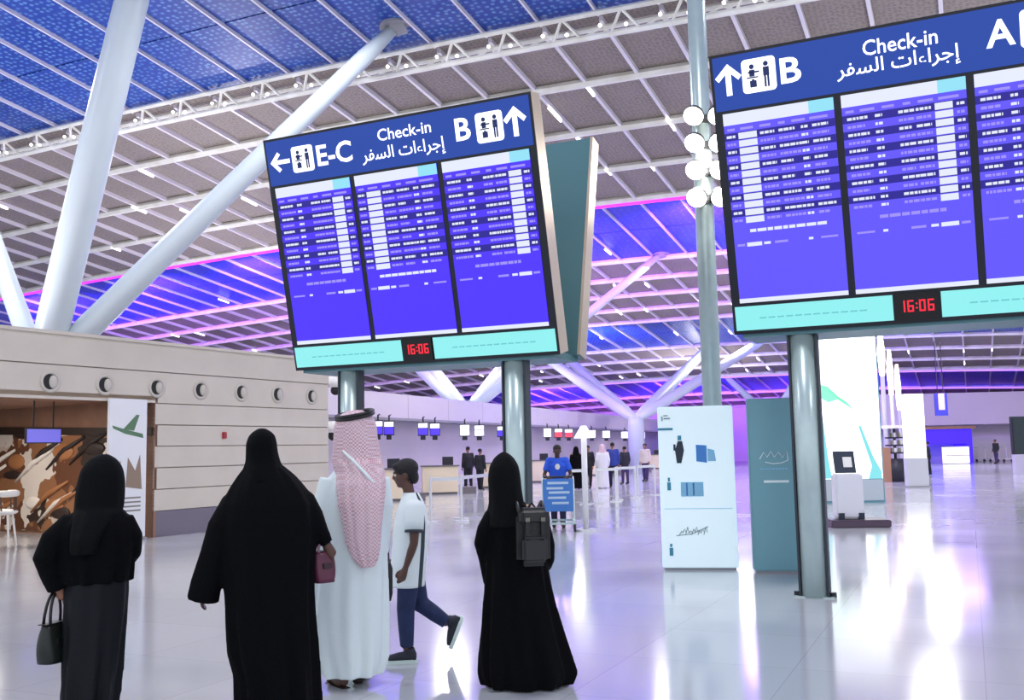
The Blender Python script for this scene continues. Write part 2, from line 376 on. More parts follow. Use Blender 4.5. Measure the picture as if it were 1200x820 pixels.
# shop recess
shop = empty('wall_shop', (WC.x, WC.y, 0), wroot.rotation_euler.z, kind='structure')
RD = 7.0
mb = MB(); mb.box((XO-0.06, -0.05, 0), (XO, 0.0, 2.72)); mb.box((XO-0.06, -RD, 0), (XO, -0.05, 2.72)); part('side_reveal', mb, BROWN, shop)
for i in range(12):
    y1 = -0.05-i*(RD-0.05)/12
    mb = MB(); mb.box((XO, y1-(RD-0.05)/12+0.012, 2.66), (XE, y1, 2.72)); part('soffit_plank', mb, BROWN, shop)
mb = MB(); mb.box((XO, -RD-0.1, 0), (XE, -RD, 2.75)); part('back_panel', mb, DKBROWN, shop)
mb = MB(); mb.box((XO, -RD, 2.28), (XE, -RD+0.25, 2.66)); part('dark_bulkhead', mb, mat('dark_fascia', (52, 40, 36), 0.5), shop)
mb = MB(); mb.box((XO, -0.05, 2.66), (XE, 0.0, 2.74)); part('fascia_lip', mb, mat('fascia_tan', (200, 176, 150), 0.4), shop)
ld = bpy.data.lights.new('shop_fill', 'AREA'); ld.energy = 110; ld.size = 1.5; ld.color = (1, 0.9, 0.8); lo = bpy.data.objects.new('shop_fill', ld); COL.objects.link(lo); P = WC - WD*(XO+2.5)-WN*2.5; lo.location = (P.x, P.y, 2.6)  # warm fill light added to brighten the recess, no fixture
def wl(px, out=0.0, z=0): P = WC - WD*wx(px) + WN*out; return Vector((P.x, P.y, z))
WR = wroot.rotation_euler.z
# coffee mural across the shop's back: painted panel with shapes in relief
mt_m = bpy.data.materials.new('mural_paint'); mt_m.use_nodes = True; nt = mt_m.node_tree; b = nt.nodes['Principled BSDF']
tc = nt.nodes.new('ShaderNodeTexCoord'); vo = nt.nodes.new('ShaderNodeTexVoronoi'); vo.inputs['Scale'].default_value = 1.7
ns = nt.nodes.new('ShaderNodeTexNoise'); ns.inputs['Scale'].default_value = 3; nt.links.new(tc.outputs['Object'], ns.inputs['Vector'])
va = nt.nodes.new('ShaderNodeVectorMath'); va.operation = 'MULTIPLY_ADD'; va.inputs[1].default_value = (0.8, 0.8, 0.8); nt.links.new(ns.outputs['Color'], va.inputs[0]); nt.links.new(tc.outputs['Object'], va.inputs[2]); nt.links.new(va.outputs[0], vo.inputs['Vector'])
cr = nt.nodes.new('ShaderNodeValToRGB'); cr.color_ramp.interpolation = 'CONSTANT'
for p_, c_ in ((0.0, (224, 214, 204)), (0.3, (104, 66, 46)), (0.5, (150, 104, 72)), (0.68, (56, 42, 36)), (0.8, (206, 190, 176))):
    e = cr.color_ramp.elements.new(p_); e.color = (*s2l(c_), 1)
nt.links.new(vo.outputs['Color'], cr.inputs['Fac']); nt.links.new(cr.outputs['Color'], b.inputs['Base Color'])
mural = thing('mural', 'brown and white mural on the inner side wall of the shop', 'mural', WC - WD*XO, WR)
Mm = Matrix(((0, 0, 1, 0), (1, 0, 0, 0), (0, 1, 0, 0), (0, 0, 0, 1)))     # (depth, height, out) -> local
mb = MB(); mb.prism([(-6.9, 0.06), (-0.5, 0.06), (-0.5, 1.98), (-6.9, 2.16)], 0.005, 0.03, None, Mm); part('panel', mb, mt_m, mural)
cream = mat('mural_cream', (236, 228, 220), 0.6); dk = mat('mural_dark', (48, 34, 30), 0.6); tan = mat('mural_tan', (168, 112, 70), 0.6)
rnd = random.Random(3)
for k in range(26):
    yy = -6.4+rnd.random()*5.4; zc = 0.35+rnd.random()*1.45; mb = MB()
    if k % 2: mb.ball((0.03, yy, zc*0.7 if k % 3 == 0 else zc), (0.05, 0.22+0.16*rnd.random(), 0.09+0.08*rnd.random()), None, 12, 6)
    else: mb.tube([(0.04, yy-0.7, zc-0.35), (0.06, yy-0.1, zc+0.05), (0.04, yy+0.5, zc+0.3)], [0.02, 0.06, 0.03], 8)
    part('painted_shape', mb, (cream, dk, tan)[k % 3], mural, True)
mb = MB(); mb.prism([(-7.0, 2.16), (-0.05, 1.98), (-0.05, 2.12), (-7.0, 2.34)], 0.0, 0.05, None, Mm); part('dark_rail', mb, mat('dark_fascia', (52, 40, 36), 0.5), shop).location = (XO, 0, 0)
# shop counter with white cups and stools in front of the mural
CUP = mat('white_ceramic', (240, 238, 234), 0.3)
cnt = thing('shop_counter', 'dark wooden counter inside the shop opening', 'counter', wl(20, -4.2), WR)
boxpart('body', (-0.6, -0.3, 0), (4.2, 0.3, 0.86), DKBROWN, cnt); boxpart('top', (-0.65, -0.36, 0.86), (4.25, 0.36, 0.92), mat('counter_stone', (190, 182, 176), 0.3), cnt, None, 0.01)
for k in range(7):
    boxpart('front_slat', (-0.5+k*0.66, 0.3, 0.08), (0.0+k*0.66, 0.33, 0.8), BROWN, cnt)
lampnames = ['leftmost', 'second', 'third', 'fourth']
for k, px in enumerate((-18, 22, 56)):
    t = thing('bar_stool', ('leftmost' if k == 0 else ordn[k]+' from the left')+' pale round-backed stool in front of the shop counter', 'stool', wl(px, -1.2), WR + 0.3*k, 'pale stools at the shop counter')
    mb = MB(); mb.ball((0, 0, 0.62), (0.24, 0.24, 0.06), None, 18, 8); part('seat', mb, CUP, t, True)
    mb = MB(); mb.tube([(0.22*math.cos(a), -0.02+0.22*math.sin(a), 0.95) for a in [math.pi*(0.0+i/10) for i in range(11)]], 0.06, 8); part('backrest', mb, CUP, t, True)
    for a in (0.2, 1.4, 1.75, 2.9):
        mb = MB(); mb.tube([(0.2*math.cos(a), 0.2*math.sin(a), 0.62), (0.215*math.cos(a), -0.02+0.215*math.sin(a), 0.93)], 0.015, 6); part('back_rod', mb, DKBROWN, t)
    for a in (0.8, 2.35, 3.9, 5.5):
        mb = MB(); mb.tube([(0.15*math.cos(a), 0.15*math.sin(a), 0.6), (0.24*math.cos(a), 0.24*math.sin(a), 0)], 0.02, 8); part('leg', mb, CUP, t)
# shop screen
t = thing('shop_screen', 'small violet-lit screen hanging above the shop counter', 'screen', wl(84, -0.8, 1.98), WR)
boxpart('casing', (-0.36, -0.04, -0.14), (0.36, 0.0, 0.14), mat('casing_dark', (30, 30, 36), 0.4), t); boxpart('display', (-0.34, 0.0, -0.12), (0.34, 0.012, 0.12), mat('display_violet', (60, 50, 150), 0.3, emit=(120, 115, 215), es=0.9), t)
mb = MB(); mb.tube([(0.2, -0.02, 0.14), (0.2, -0.02, 0.64)], 0.015, 6); mb.tube([(-0.2, -0.02, 0.14), (-0.2, -0.02, 0.64)], 0.015, 6); part('hanger', mb, MATS['casing_dark'], t)
# white poster stand with a green aircraft picture
s0, s1 = wx(168), wx(124)
t = thing('poster_panel', 'tall white poster with a green aircraft at the shop corner', 'poster', WC - WD*s0 + WN*0.05, WR)
Lp = s1-s0
boxpart('board', (0, -0.03, 0.05), (Lp, 0.03, 2.66), mat('poster_white', (240, 240, 244), 0.4), t)
boxpart('foot', (0.1, -0.2, 0), (Lp-0.1, 0.2, 0.05), CAPM, t)
GR = mat('aircraft_green', (92, 128, 96), 0.5); GY = mat('print_grey', (140, 132, 128), 0.5)
M = Matrix(((1, 0, 0, 0), (0, 0, 1, 0), (0, 1, 0, 0), (0, 0, 0, 1)))
mb = MB(); mb.prism([(0.08, 1.92), (0.5, 2.0), (Lp-0.08, 2.1), (Lp-0.06, 2.15), (0.5, 2.08), (0.1, 2.0)], 0.03, 0.036, None, M); mb.prism([(0.3, 2.06), (0.55, 2.08), (0.25, 2.36), (0.18, 2.36)], 0.03, 0.037, None, M); part('aircraft_picture', mb, GR, t)
mb = MB(); mb.prism([(0.1, 0.95), (Lp*0.55, 1.0), (Lp*0.5, 1.55), (Lp*0.3, 1.3), (0.15, 1.6)], 0.03, 0.036, None, M); mb.prism([(Lp*0.62, 0.9), (Lp*0.85, 0.9), (Lp*0.7, 1.5)], 0.03, 0.036, None, M); part('picture_detail', mb, mat('print_brown', (150, 128, 112), 0.5), t)
mb = MB()
for k in range(4): mb.box((0.12, 0.03, 0.78-k*0.08), (Lp-0.2-0.1*(k % 2), 0.036, 0.81-k*0.08))
part('print_lines', mb, GY, t)
# ================================================================== BACK OF THE HALL: check-in wall
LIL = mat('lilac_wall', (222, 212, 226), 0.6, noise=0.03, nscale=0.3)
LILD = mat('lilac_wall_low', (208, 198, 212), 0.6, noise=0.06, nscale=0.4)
HA = math.atan2(13.8, 36.7)
HD = Vector((math.sin(HA), math.cos(HA), 0)); HN = Vector((HD.y, -HD.x, 0)); H0 = Vector((-170/1155*37.9*0.995, 37.9, 0))
hroot = empty('wall_back', H0, math.atan2(HD.y, HD.x), kind='structure')      # local +x away along the wall, +y is behind it
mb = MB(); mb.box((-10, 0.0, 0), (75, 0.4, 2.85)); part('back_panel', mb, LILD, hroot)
for k in range(22):
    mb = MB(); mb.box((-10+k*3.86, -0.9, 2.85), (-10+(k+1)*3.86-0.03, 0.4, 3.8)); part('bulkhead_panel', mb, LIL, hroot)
mb = MB(); mb.box((-10, -0.94, 2.78), (75, 0.4, 2.87)); part('bulkhead_lip', mb, mat('lip_grey', (160, 156, 170), 0.4), hroot)
def hl(px, out, z=0):
    r = ray(px, 530); O = H0 - HN*(-out) if False else H0 + HN*out
    det = r.x*(-HD.y) + HD.x*r.y
    tt = (O.x*(-HD.y) + HD.x*O.y)/det
    return Vector((r.x*tt, r.y*tt, z))
# hanging check-in monitors
MON_V = mat('monitor_violet', (50, 30, 160), 0.3, emit=(92, 70, 240), es=0.9); MON_W = mat('monitor_white', (230, 230, 240), 0.3, emit=(240, 240, 255), es=1.0); MON_R = mat('monitor_red', (200, 60, 80), 0.3, emit=(230, 80, 100), es=0.9)
DKM = mat('dark_metal', (38, 38, 52), 0.4)
mons = [(443, 'v'), (456, 'v'), (496, 'v'), (510, 'v'), (545, 'w'), (562, 'w'), (589, 'v'), (601, 'w'), (642, 'w'), (655, 'r'), (667, 'r'), (694, 'w'), (711, 'w'), (733, 'w'), (752, 'w')]
for n, (px, k) in enumerate(mons):
    P = hl(px, 1.3, 0); sc = P.y/1155; wpx = 12 if n < 8 else 9.5
    hw_ = wpx*sc/2; zt = 2.72
    col = {'v': 'violet', 'w': 'white', 'r': 'red and white'}[k]
    t = thing('check_in_monitor', '%s check-in monitor under the lilac bulkhead, %s from the left' % (col, (ordn+['eighth', 'ninth', 'tenth', 'eleventh', 'twelfth', 'thirteenth', 'fourteenth', 'fifteenth'])[n]), 'monitor', (P.x, P.y, 0), 0, 'check-in monitors')
    boxpart('casing', (-hw_, 0, zt-0.54), (hw_, 0.08, zt), DKM, t)
    boxpart('display', (-hw_+0.02, -0.012, zt-0.50), (hw_-0.02, 0, zt-0.24), {'v': MON_V, 'w': MON_W, 'r': MON_R}[k], t)
    boxpart('header', (-hw_+0.02, -0.012, zt-0.22), (hw_-0.02, 0, zt-0.04), MON_W, t)
    mb = MB(); mb.tube([(0, 0.04, zt), (0, 0.04, 2.9)], 0.03, 8); mb.tube([(0, 0.04, 2.9), (0, 0.5, 2.95)], 0.03, 8); part('hanger', mb, DKM, t)
    mb = MB(); mb.prism([(-hw_*0.5, 0.0), (hw_*0.5, 0.0), (hw_*0.3, 0.1), (-hw_*0.3, 0.1)], zt-0.70, zt-0.54); part('bracket', mb, DKM, t)
# check-in desks
DESK = mat('desk_cream', (240, 222, 196), 0.4); DESKT = mat('desk_top', (120, 112, 118), 0.3)
desks = [(450, 3.4), (515, 3.2), (580, 3.2), (630, 3.0), (700, 3.0), (739, 2.8), (765, 2.8)]
for n, (px, out) in enumerate(desks):
    P = hl(px, out)
    t = thing('check_in_desk', 'cream check-in desk under the monitors, %s from the left' % ordn[n], 'desk', P, 0.15, 'check-in desks')
    boxpart('body', (-0.65, -0.3, 0.08), (0.65, 0.3, 1.0), DESK, t); boxpart('kick_plate', (-0.62, -0.26, 0), (0.62, 0.28, 0.08), DESKT, t); boxpart('top', (-0.7, -0.36, 1.0), (0.7, 0.34, 1.05), DESKT, t, None, 0.01)
    boxpart('terminal', (0.1, 0.0, 1.05), (0.5, 0.05, 1.35), DKM, t); boxpart('scale_belt', (0.75, -0.3, 0), (1.3, 0.4, 0.25), DESKT, t)
# dome cameras on the end of the bulkhead
for n, (px, py, w_) in enumerate(((393, 452, 'upper'), (390, 505, 'lower'))):
    P = at(px, py, 30.5)
    t = thing('dome_camera', '%s white dome camera with a black lens beside the beige wall corner' % w_, 'camera', P, 0, 'dome cameras at the wall corner')
    mb = MB(); mb.tube([(0, 0, -0.05), (0, 0, 0.3)], [0.2, 0.22], 16); mb.tube([(0, 0, 0.2), (-0.5, 0.0, 0.2)], 0.04, 8); part('housing', mb, CUP, t, True)
    mb = MB(); mb.ball((0, 0, -0.14), 0.15, None, 16, 10); part('lens_dome', mb, NZB, t, True)
# queue barrier rails
RAIL = mat('rail_white', (225, 226, 232), 0.25, metal=0.3)
def barrier(pa, pb, label):
    A, B = ground(*pa), ground(*pb); d = B-A; L = d.length
    t = thing('queue_barrier', label, 'barrier', A, math.atan2(d.y, d.x), 'queue barriers before the check-in desks')
    for x in (0, L):
        mb = MB(); mb.tube([(x, 0, 0.02), (x, 0, 1.0)], 0.03, 10); mb.tube([(x, 0, 0), (x, 0, 0.03)], 0.17, 16); part('post', mb, RAIL, t, False)
    mb = MB(); mb.box((0, -0.012, 0.9), (L, 0.012, 0.98)); part('belt', mb, RAIL, t)
barrier((505, 612), (541, 611), 'white queue barrier just right of the boy in the white shirt')
barrier((541, 608), (578, 600), 'white queue barrier left of the woman with the backpack')
barrier((664, 592), (686, 591), 'white queue barrier to the right of the worker in blue')
barrier((700, 590), (722, 588), 'white queue barrier before the far travellers, third from the right')
barrier((724, 586), (745, 584), 'white queue barrier before the far travellers, second from the right')
barrier((748, 582), (768, 580), 'white queue barrier nearest the white information stand')
# slim white light post in the queue area
P = ground(687, 622)
t = thing('light_post', 'slim white post with a bright top behind the worker in blue', 'post', P)
mb = MB(); mb.tube([(0, 0, 0), (0, 0, 0.04)], 0.2, 18); part('base', mb, RAIL, t); mb = MB(); mb.tube([(0, 0, 0.04), (0, 0, 1.75)], 0.055, 12); part('shaft', mb, mat('post_white', (240, 240, 244), 0.3), t, True)
mb = MB(); mb.tube([(0, 0, 1.75), (0, 0, 1.98)], [0.19, 0.05], 12); part('head', mb, mat('post_glow', (255, 255, 255), 0.3, emit=(255, 255, 255), es=1.2), t)
# far end wall closing the hall
mb = MB(); E0 = W*98
mb = MB(); mb.box((-70, 0, 0), (40, 0.4, 7.2)); o = part('wall_end', mb, LIL, None, kind='structure'); o.location = (E0.x, E0.y, 0); o.rotation_euler.z = -YAW
# ================================================================== FLIGHT BOARDS
SW, SH, TILT = 3.549, 2.827, 0.236
FRAME = mat('board_frame_black', (18, 22, 34), 0.35)
EDGE = mat('board_edge_beige', (206, 190, 172), 0.35, metal=0.3)
TEALB = mat('board_back_teal', (86, 130, 138), 0.4, metal=0.3)
STEEL = mat('brushed_steel', (186, 206, 206), 0.3, metal=0.3, noise=0.05, nscale=6)
HEADB = mat('header_blue', (12, 40, 100), 0.35, emit=(22, 64, 160), es=0.8)
WTXT = mat('sign_white', (255, 255, 255), 0.4, emit=(255, 255, 255), es=1.0)
SCR_L = mat('screen_violet', (20, 10, 80), 0.25, emit=(76, 46, 255), es=0.95)
SCR_R = mat('screen_violet_bright', (20, 10, 80), 0.25, emit=(98, 84, 255), es=0.95)
NAVY = mat('screen_navy', (8, 6, 40), 0.25, emit=(34, 20, 150), es=0.9)
PALE = mat('screen_pale', (20, 20, 40), 0.25, emit=(235, 240, 255), es=0.95)
CYANP = mat('screen_cyan', (20, 20, 40), 0.25, emit=(150, 230, 250), es=0.95)
LAV = mat('screen_lavender', (20, 20, 40), 0.25, emit=(165, 150, 255), es=0.9)
FOOT = mat('footer_cyan', (60, 120, 120), 0.3, emit=(150, 242, 240), es=0.85)
FOOTL = mat('footer_print', (60, 120, 120), 0.3, emit=(110, 200, 205), es=0.8)
REDM = mat('clock_red', (120, 0, 10), 0.3, emit=(250, 40, 60), es=1.2)
INKM = mat('icon_ink', (30, 50, 110), 0.5)
ARA = ''.join(reversed('\uFE87\uFE9F\uFEAE\uFE8D\uFE80\uFE8D\uFE95 \uFE8D\uFEDF\uFEB4\uFED4\uFEAE'))
def front_matrix(zb):
    # columns: a along board, b up the board, t out of the face
    v = Vector((0, -math.sin(TILT), math.cos(TILT))); n = Vector((0, -math.cos(TILT), -math.sin(TILT)))
    return Matrix(((1, v.x, n.x, 0), (0, v.y, n.y, 0), (0, v.z, n.z, zb), (0, 0, 0, 1)))
def qb(mb, a0, a1, b0, b1, t0, t1, mt, M): mb.box((a0, b0, t0), (a1, b1, t1), mt, M)
def put_text(txt, a, b, h, M, par, mt, name='lettering', width=None, bold=0.012, t=0.012):
    me = text_mesh(txt, width=width, height=h, bold=bold)
    for v in me.vertices: v.co = M @ Vector((a+v.co.x, b+v.co.y, t))
    me.materials.append(mt); return link(name, me, par)
def arrow(mb, cx, cy, s, ang, M, mt, t):
    # line arrow pointing along +y before rotation
    P = [(-0.09, -0.5), (0.09, -0.5), (0.09, 0.2), (0.32, -0.03), (0.43, 0.10), (0, 0.52), (-0.43, 0.10), (-0.32, -0.03), (-0.09, 0.2)]
    c, s_ = math.cos(ang), math.sin(ang)
    Q = [(cx+s*(x*c-y*s_), cy+s*(x*s_+y*c)) for x, y in P]
    mb.prism(Q, 0.006, t, mt, M)
def icon(cx, cy, s, M, par):
    mb = MB(); r = s*0.12; P = []
    for (sx, sy, a0) in ((1, 1, 0), (-1, 1, 90), (-1, -1, 180), (1, -1, 270)):
        for k in range(5):
            a = math.radians(a0+22.5*k); P.append((cx+sx*(s/2-r)+r*math.cos(a), cy+sy*(s/2-r)+r*math.sin(a)))
    mb.prism(P, 0.006, 0.012, None, M); o = part('pictogram', mb, WTXT, par)
    mb = MB()
    def cir(x, y, r_): mb.prism([(cx+s*(x+r_*math.cos(a*math.pi/6)), cy+s*(y+r_*math.sin(a*math.pi/6))) for a in range(12)], 0.012, 0.015, None, M)
    def rc(x0, x1, y0, y1): mb.box((cx+s*x0, cy+s*y0, 0.012), (cx+s*x1, cy+s*y1, 0.015), None, M)
    cir(-0.2, 0.27, 0.075); rc(-0.28, -0.12, -0.02, 0.18); rc(-0.32, 0.02, 0.08, 0.13)      # clerk behind desk
    cir(0.22, 0.3, 0.075); rc(0.13, 0.31, -0.05, 0.21); rc(0.15, 0.21, -0.38, -0.05); rc(0.24, 0.30, -0.38, -0.05)   # traveller
    rc(-0.36, -0.02, -0.07, -0.03); rc(-0.28, -0.08, -0.34, -0.14); rc(-0.22, -0.14, -0.14, -0.10)    # desk edge, suitcase
    part('pictogram_figures', mb, INKM, o)
SEG = {'0': 'abcdef', '1': 'bc', '6': 'acdefg'}
def digits(s, a, b, h, M, par):
    mb = MB(); w_ = h*0.5; th = h*0.13; x = a
    for ch in s:
        if ch == ':':
            mb.box((x, b+h*0.25, 0.02), (x+th, b+h*0.38, 0.024), None, M); mb.box((x, b+h*0.62, 0.02), (x+th, b+h*0.75, 0.024), None, M); x += th*2; continue
        for g in SEG[ch]:
            bx = {'a': (0, w_, h-th, h), 'd': (0, w_, 0, th), 'g': (0, w_, h/2-th/2, h/2+th/2), 'b': (w_-th, w_, h/2, h), 'c': (w_-th, w_, 0, h/2), 'e': (0, th, 0, h/2), 'f': (0, th, h/2, h)}[g]
            mb.box((x+bx[0], b+bx[2], 0.02), (x+bx[1], b+bx[3], 0.024), None, M)
        x += w_*1.35
    return part('clock_digits', mb, REDM, par)
def flight_screen(a0, a1, scr, kind, M, par, seed):
    b0, b1 = 0.30, 2.255; rn = random.Random(seed); wd = a1-a0
    mb = MB(); mb.box((a0, b0, 0.0), (a1, b1, 0.012), None, M); s = part('screen', mb, scr, par)
    mb = MB(); q = lambda x0, x1, y0, y1, mt, t=0.016: mb.box((a0+x0*wd, y0, 0.012), (a0+x1*wd, y1, t), mt, M)
    q(0, 1, b0, b0+0.045, PALE); q(0, 0.78, b1-0.12, b1, PALE); q(0.78, 1, b1-0.12, b1, CYANP)
    part('page_bars', mb, None, s, kind='stuff')
    rows = 12; rh = 0.078; top = b1-0.20
    mb = MB()
    for x0, x1 in ((0.03, 0.10), (0.15, 0.27), (0.33, 0.43), (0.5, 0.56), (0.62, 0.74), (0.78, 0.94)): q(x0, x1, top+0.02, top+0.045, LAV)
    for r in range(0, rows, 2): q(0, 1, top-(r+1)*rh, top-r*rh, NAVY, 0.013)
    part('row_stripes', mb, None, s, kind='stuff')
    mb = MB()
    for r in range(rows):
        y = top-(r+0.5)*rh; cm = PALE if r % 2 == 0 else LAV
        if kind == 'left':     # times on the left
            spans = [(0.02, 0.10, cm), (0.13, 0.30, PALE), (0.33, 0.46, cm), (0.5, 0.5+rn.uniform(0.08, 0.22), cm), (0.70, 0.76, PALE), (0.80, 0.80+rn.uniform(0.1, 0.17), cm)]
        else:
            spans = [(0.04, 0.04+rn.uniform(0.14, 0.2), cm), (0.27, 0.33, PALE), (0.46, 0.46+rn.uniform(0.1, 0.14), cm), (0.6, 0.72, cm), (0.75, 0.89, PALE), (0.92, 0.98, cm)]
        for i, (x0, x1, mt) in enumerate(spans):
            hh = 0.031 if (kind == 'left' and i == 1) or (kind != 'left' and i == 4) else 0.013
            if hh < 0.03 and x1-x0 > 0.05:
                x = x0
                while x < x1:
                    e = min(x1, x+rn.uniform(0.018, 0.05)); q(x, e, y-hh, y+hh, mt, 0.018); x = e+0.008
            else: q(x0, x1, y-hh, y+hh, mt, 0.018)
    y = top-rows*rh-0.075
    x = 0.16 if kind == 'left' else 0.25
    while x < (0.85 if kind == 'left' else 0.75):
        e = x+rn.uniform(0.03, 0.09); q(x, e, y-0.016, y+0.016, PALE if kind == 'left' else LAV, 0.018); x = e+0.012
    y -= 0.14
    for x0, x1, hh, mt in ((0.05, 0.2, 0.010, LAV), (0.27, 0.31, 0.012, PALE), (0.5, 0.62, 0.012, LAV), (0.66, 0.72, 0.013, PALE), (0.74, 0.88, 0.02, PALE), (0.9, 0.97, 0.012, LAV)):
        if kind == 'left': x0, x1 = 1-x1, 1-x0
        q(x0, x1, y-hh, y+hh, mt, 0.018)
    part('flight_rows', mb, None, s, kind='stuff')
def flight_board(name_label, loc, zb, scr, kinds, poles, heads):
    t = thing('flight_board', name_label, 'flight board', (loc[0], loc[1], 0), -YAW, 'two-sided flight boards on steel posts')
    M = front_matrix(zb)
    def panel(Mx, nm_edge, back=False):
        mb = MB(); mb.box((-0.03, -0.03, -0.26), (SW+0.03, SH+0.03, -0.01), None, Mx); o = part('casing', mb, EDGE, t); 
        return o
    panel(M, 'edge')
    mb = MB(); mb.box((-0.03, -0.03, -0.01), (SW+0.03, SH+0.03, 0.0), None, M); part('face_frame', mb, FRAME, t)
    # back panel of the V, mirrored about the plane behind
    D = 0.82
    Mb = Matrix.Translation((SW, D, 0)) @ Matrix.Rotation(math.pi, 4, 'Z') @ M
    mb = MB(); mb.box((-0.03, -0.03, -0.2), (SW+0.03, SH+0.03, -0.01), TEALB, Mb); part('rear_casing', mb, None, t)
    mb = MB(); mb.box((-0.03, -0.03, -0.01), (SW+0.03, SH+0.03, 0.0), FRAME, Mb); part('rear_face', mb, None, t)
    for e0, e1 in ((-0.035, 0.0), (SW, SW+0.036)):
        mb = MB(); mb.box((e0, -0.03, -0.21), (e1, SH+0.035, 0.004), EDGE, Mb); part('rear_edge', mb, None, t)
    mb = MB(); mb.box((0.05, 0.05, zb-0.06), (SW-0.05, D-0.05, zb+0.02)); part('base_tray', mb, TEALB, t)
    # header
    mb = MB(); mb.box((0, SH-0.54, 0), (SW, SH, 0.006), None, M); hd = part('header', mb, HEADB, t)
    for kind, a, bb, s, extra in heads:
        if kind == 'arrow':
            mb = MB(); arrow(mb, a, bb, s, extra, M, None, 0.012); part('arrow', mb, WTXT, hd)
        elif kind == 'icon': icon(a, bb, s, M, hd)
        else: put_text(extra[0], a, bb, s, M, hd, WTXT, 'lettering', extra[1], 0.02 if kind == 'bold' else 0.008)
    # three screens with dark mullions
    cw = SW/3
    for k in range(3): flight_screen(k*cw+(0.06 if k == 0 else 0.035), (k+1)*cw-(0.06 if k == 2 else 0.035), scr, kinds[k], M, t, 11+k)
    # footer strips and clock
    cc = SW*0.5
    f0, f1 = 0.0, 0.262
    for (x0, x1) in ((0.0, cc-0.22), (cc+0.22, SW)):
        mb = MB(); mb.box((x0, f0+0.01, 0), (x1, f1, 0.008), FOOT, M); fs_ = part('footer_strip', mb, None, t)
        mb = MB(); x = x0+0.25
        while x < x1-0.3:
            mb.box((x, 0.125, 0.008), (x+0.07, 0.14, 0.011), FOOTL, M); x += 0.09
        part('footer_print', mb, None, fs_, kind='stuff')
    mb = MB(); mb.box((cc-0.2, 0.0, 0), (cc+0.2, 0.27, 0.02), None, M); ck = part('clock_unit', mb, mat('clock_black', (10, 8, 10), 0.3), t)
    digits('16:06', cc-0.165, 0.085, 0.115, M, ck)
    # posts
    for a in poles:
        mb = MB(); mb.tube([(a, 0.19, 0.0), (a, 0.19, zb-0.02)], 0.132, 28); ps = part('post', mb, STEEL, t, True)
        for dx in (-0.068, 0.068):
            mb = MB(); mb.box((a+dx*2.05-0.012, 0.12, 0), (a+dx*2.05+0.012, 0.26, zb-0.02)); part('post_edge_strip', mb, mat('post_edge_dark', (58, 66, 76), 0.4, metal=0.5), ps)  # dark strips along both edges of the post
        mb = MB(); mb.box((a-0.2, 0.09, 0), (a+0.2, 0.29, 0.012)); part('base_plate', mb, STEEL, ps)
        for dx in (-0.175, 0.175):
            mb = MB(); mb.tube([(a+dx, 0.19, 0), (a+dx, 0.19, 0.05)], 0.035, 10); part('bolt', mb, FRAME, ps)
    return t
# header layouts: (kind, along, up, size, extra)
yb = SH-0.54
flight_board('flight board to the left, reading E-C and B, above the walking family', (-2.718, 12.441), 2.631, SCR_L, ('right', 'left', 'right'), (0.19*SW, 0.83*SW),
  [('arrow', 0.19, yb+0.276, 0.28, math.pi/2), ('icon', 0.525, yb+0.272, 0.31, 0), ('bold', 0.735, yb+0.148, 0.25, ('E-C', 0.50)),
   ('text', 1.611, yb+0.32, 0.135, ('Check-in', 0.71)), ('text', 1.365, yb+0.06, 0.20, (ARA, 1.11)),
   ('bold', 2.625, yb+0.17, 0.25, ('B', 0.19)), ('icon', 3.05, yb+0.27, 0.33, 0), ('arrow', 3.363, yb+0.28, 0.32, 0)])
flight_board('flight board at the right, larger in view, reading B and A', (2.384, 10.359), 2.744, SCR_R, ('left', 'right', 'right'), (0.18*SW, 0.83*SW),
  [('arrow', 0.15, yb+0.30, 0.31, 0), ('icon', 0.457, yb+0.303, 0.335, 0), ('bold', 0.668, yb+0.173, 0.25, ('B', 0.20)),
   ('text', 1.452, yb+0.305, 0.145, ('Check-in', 0.665)), ('text', 1.20, yb+0.09, 0.19, (ARA, 1.10)),
   ('bold', 2.52, yb+0.18, 0.245, ('A', 0.245)), ('icon', 2.97, yb+0.30, 0.335, 0), ('arrow', 3.33, yb+0.30, 0.30, -math.pi/2)])
# ================================================================== STANDS AND LIGHT BOXES ON THE RIGHT
STW = mat('stand_white_glow', (226, 242, 248), 0.35, emit=(214, 238, 250), es=0.35); STT = mat('stand_grey_green', (116, 166, 180), 0.4)  # white board's brightness put in as a faint glow, no lamp inside
INK = mat('print_dark', (40, 52, 70), 0.5); PB = mat('print_blue', (70, 140, 220), 0.5); PC = mat('print_cyan', (140, 200, 236), 0.5); PT = mat('print_teal', (70, 150, 180), 0.5); PG = mat('print_pale_grey', (150, 165, 172), 0.5)
FXZ = Matrix(((1, 0, 0, 0), (0, 0, -1, 0), (0, 1, 0, 0), (0, 0, 0, 1)))      # print plane: x, z, out of the face
def stand(pl, pr, hgt, mt, label):
    A, B = ground(*pl), ground(*pr); d = B-A
    t = thing('information_stand', label, 'sign stand', A, math.atan2(d.y, d.x))
    L = d.length
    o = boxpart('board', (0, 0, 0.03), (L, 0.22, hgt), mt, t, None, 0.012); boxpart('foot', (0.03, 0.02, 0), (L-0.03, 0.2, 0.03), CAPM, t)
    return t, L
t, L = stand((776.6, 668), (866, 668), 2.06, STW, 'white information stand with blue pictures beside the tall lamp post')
def print_(par, mt, shapes, name='print'):
    mb = MB()
    for s in shapes:
        if len(s) == 4 and not isinstance(s[0], tuple): mb.box((s[0]*L, s[2], 0.001), (s[1]*L, s[3], 0.006), None, FXZ)
        else: mb.prism([(x*L, z) for x, z in s], 0.001, 0.006, None, FXZ)
    return part(name, mb, mt, par)
print_(t, PT, [(0.0, 0.2, 1.76, 1.79)], 'title_bar')
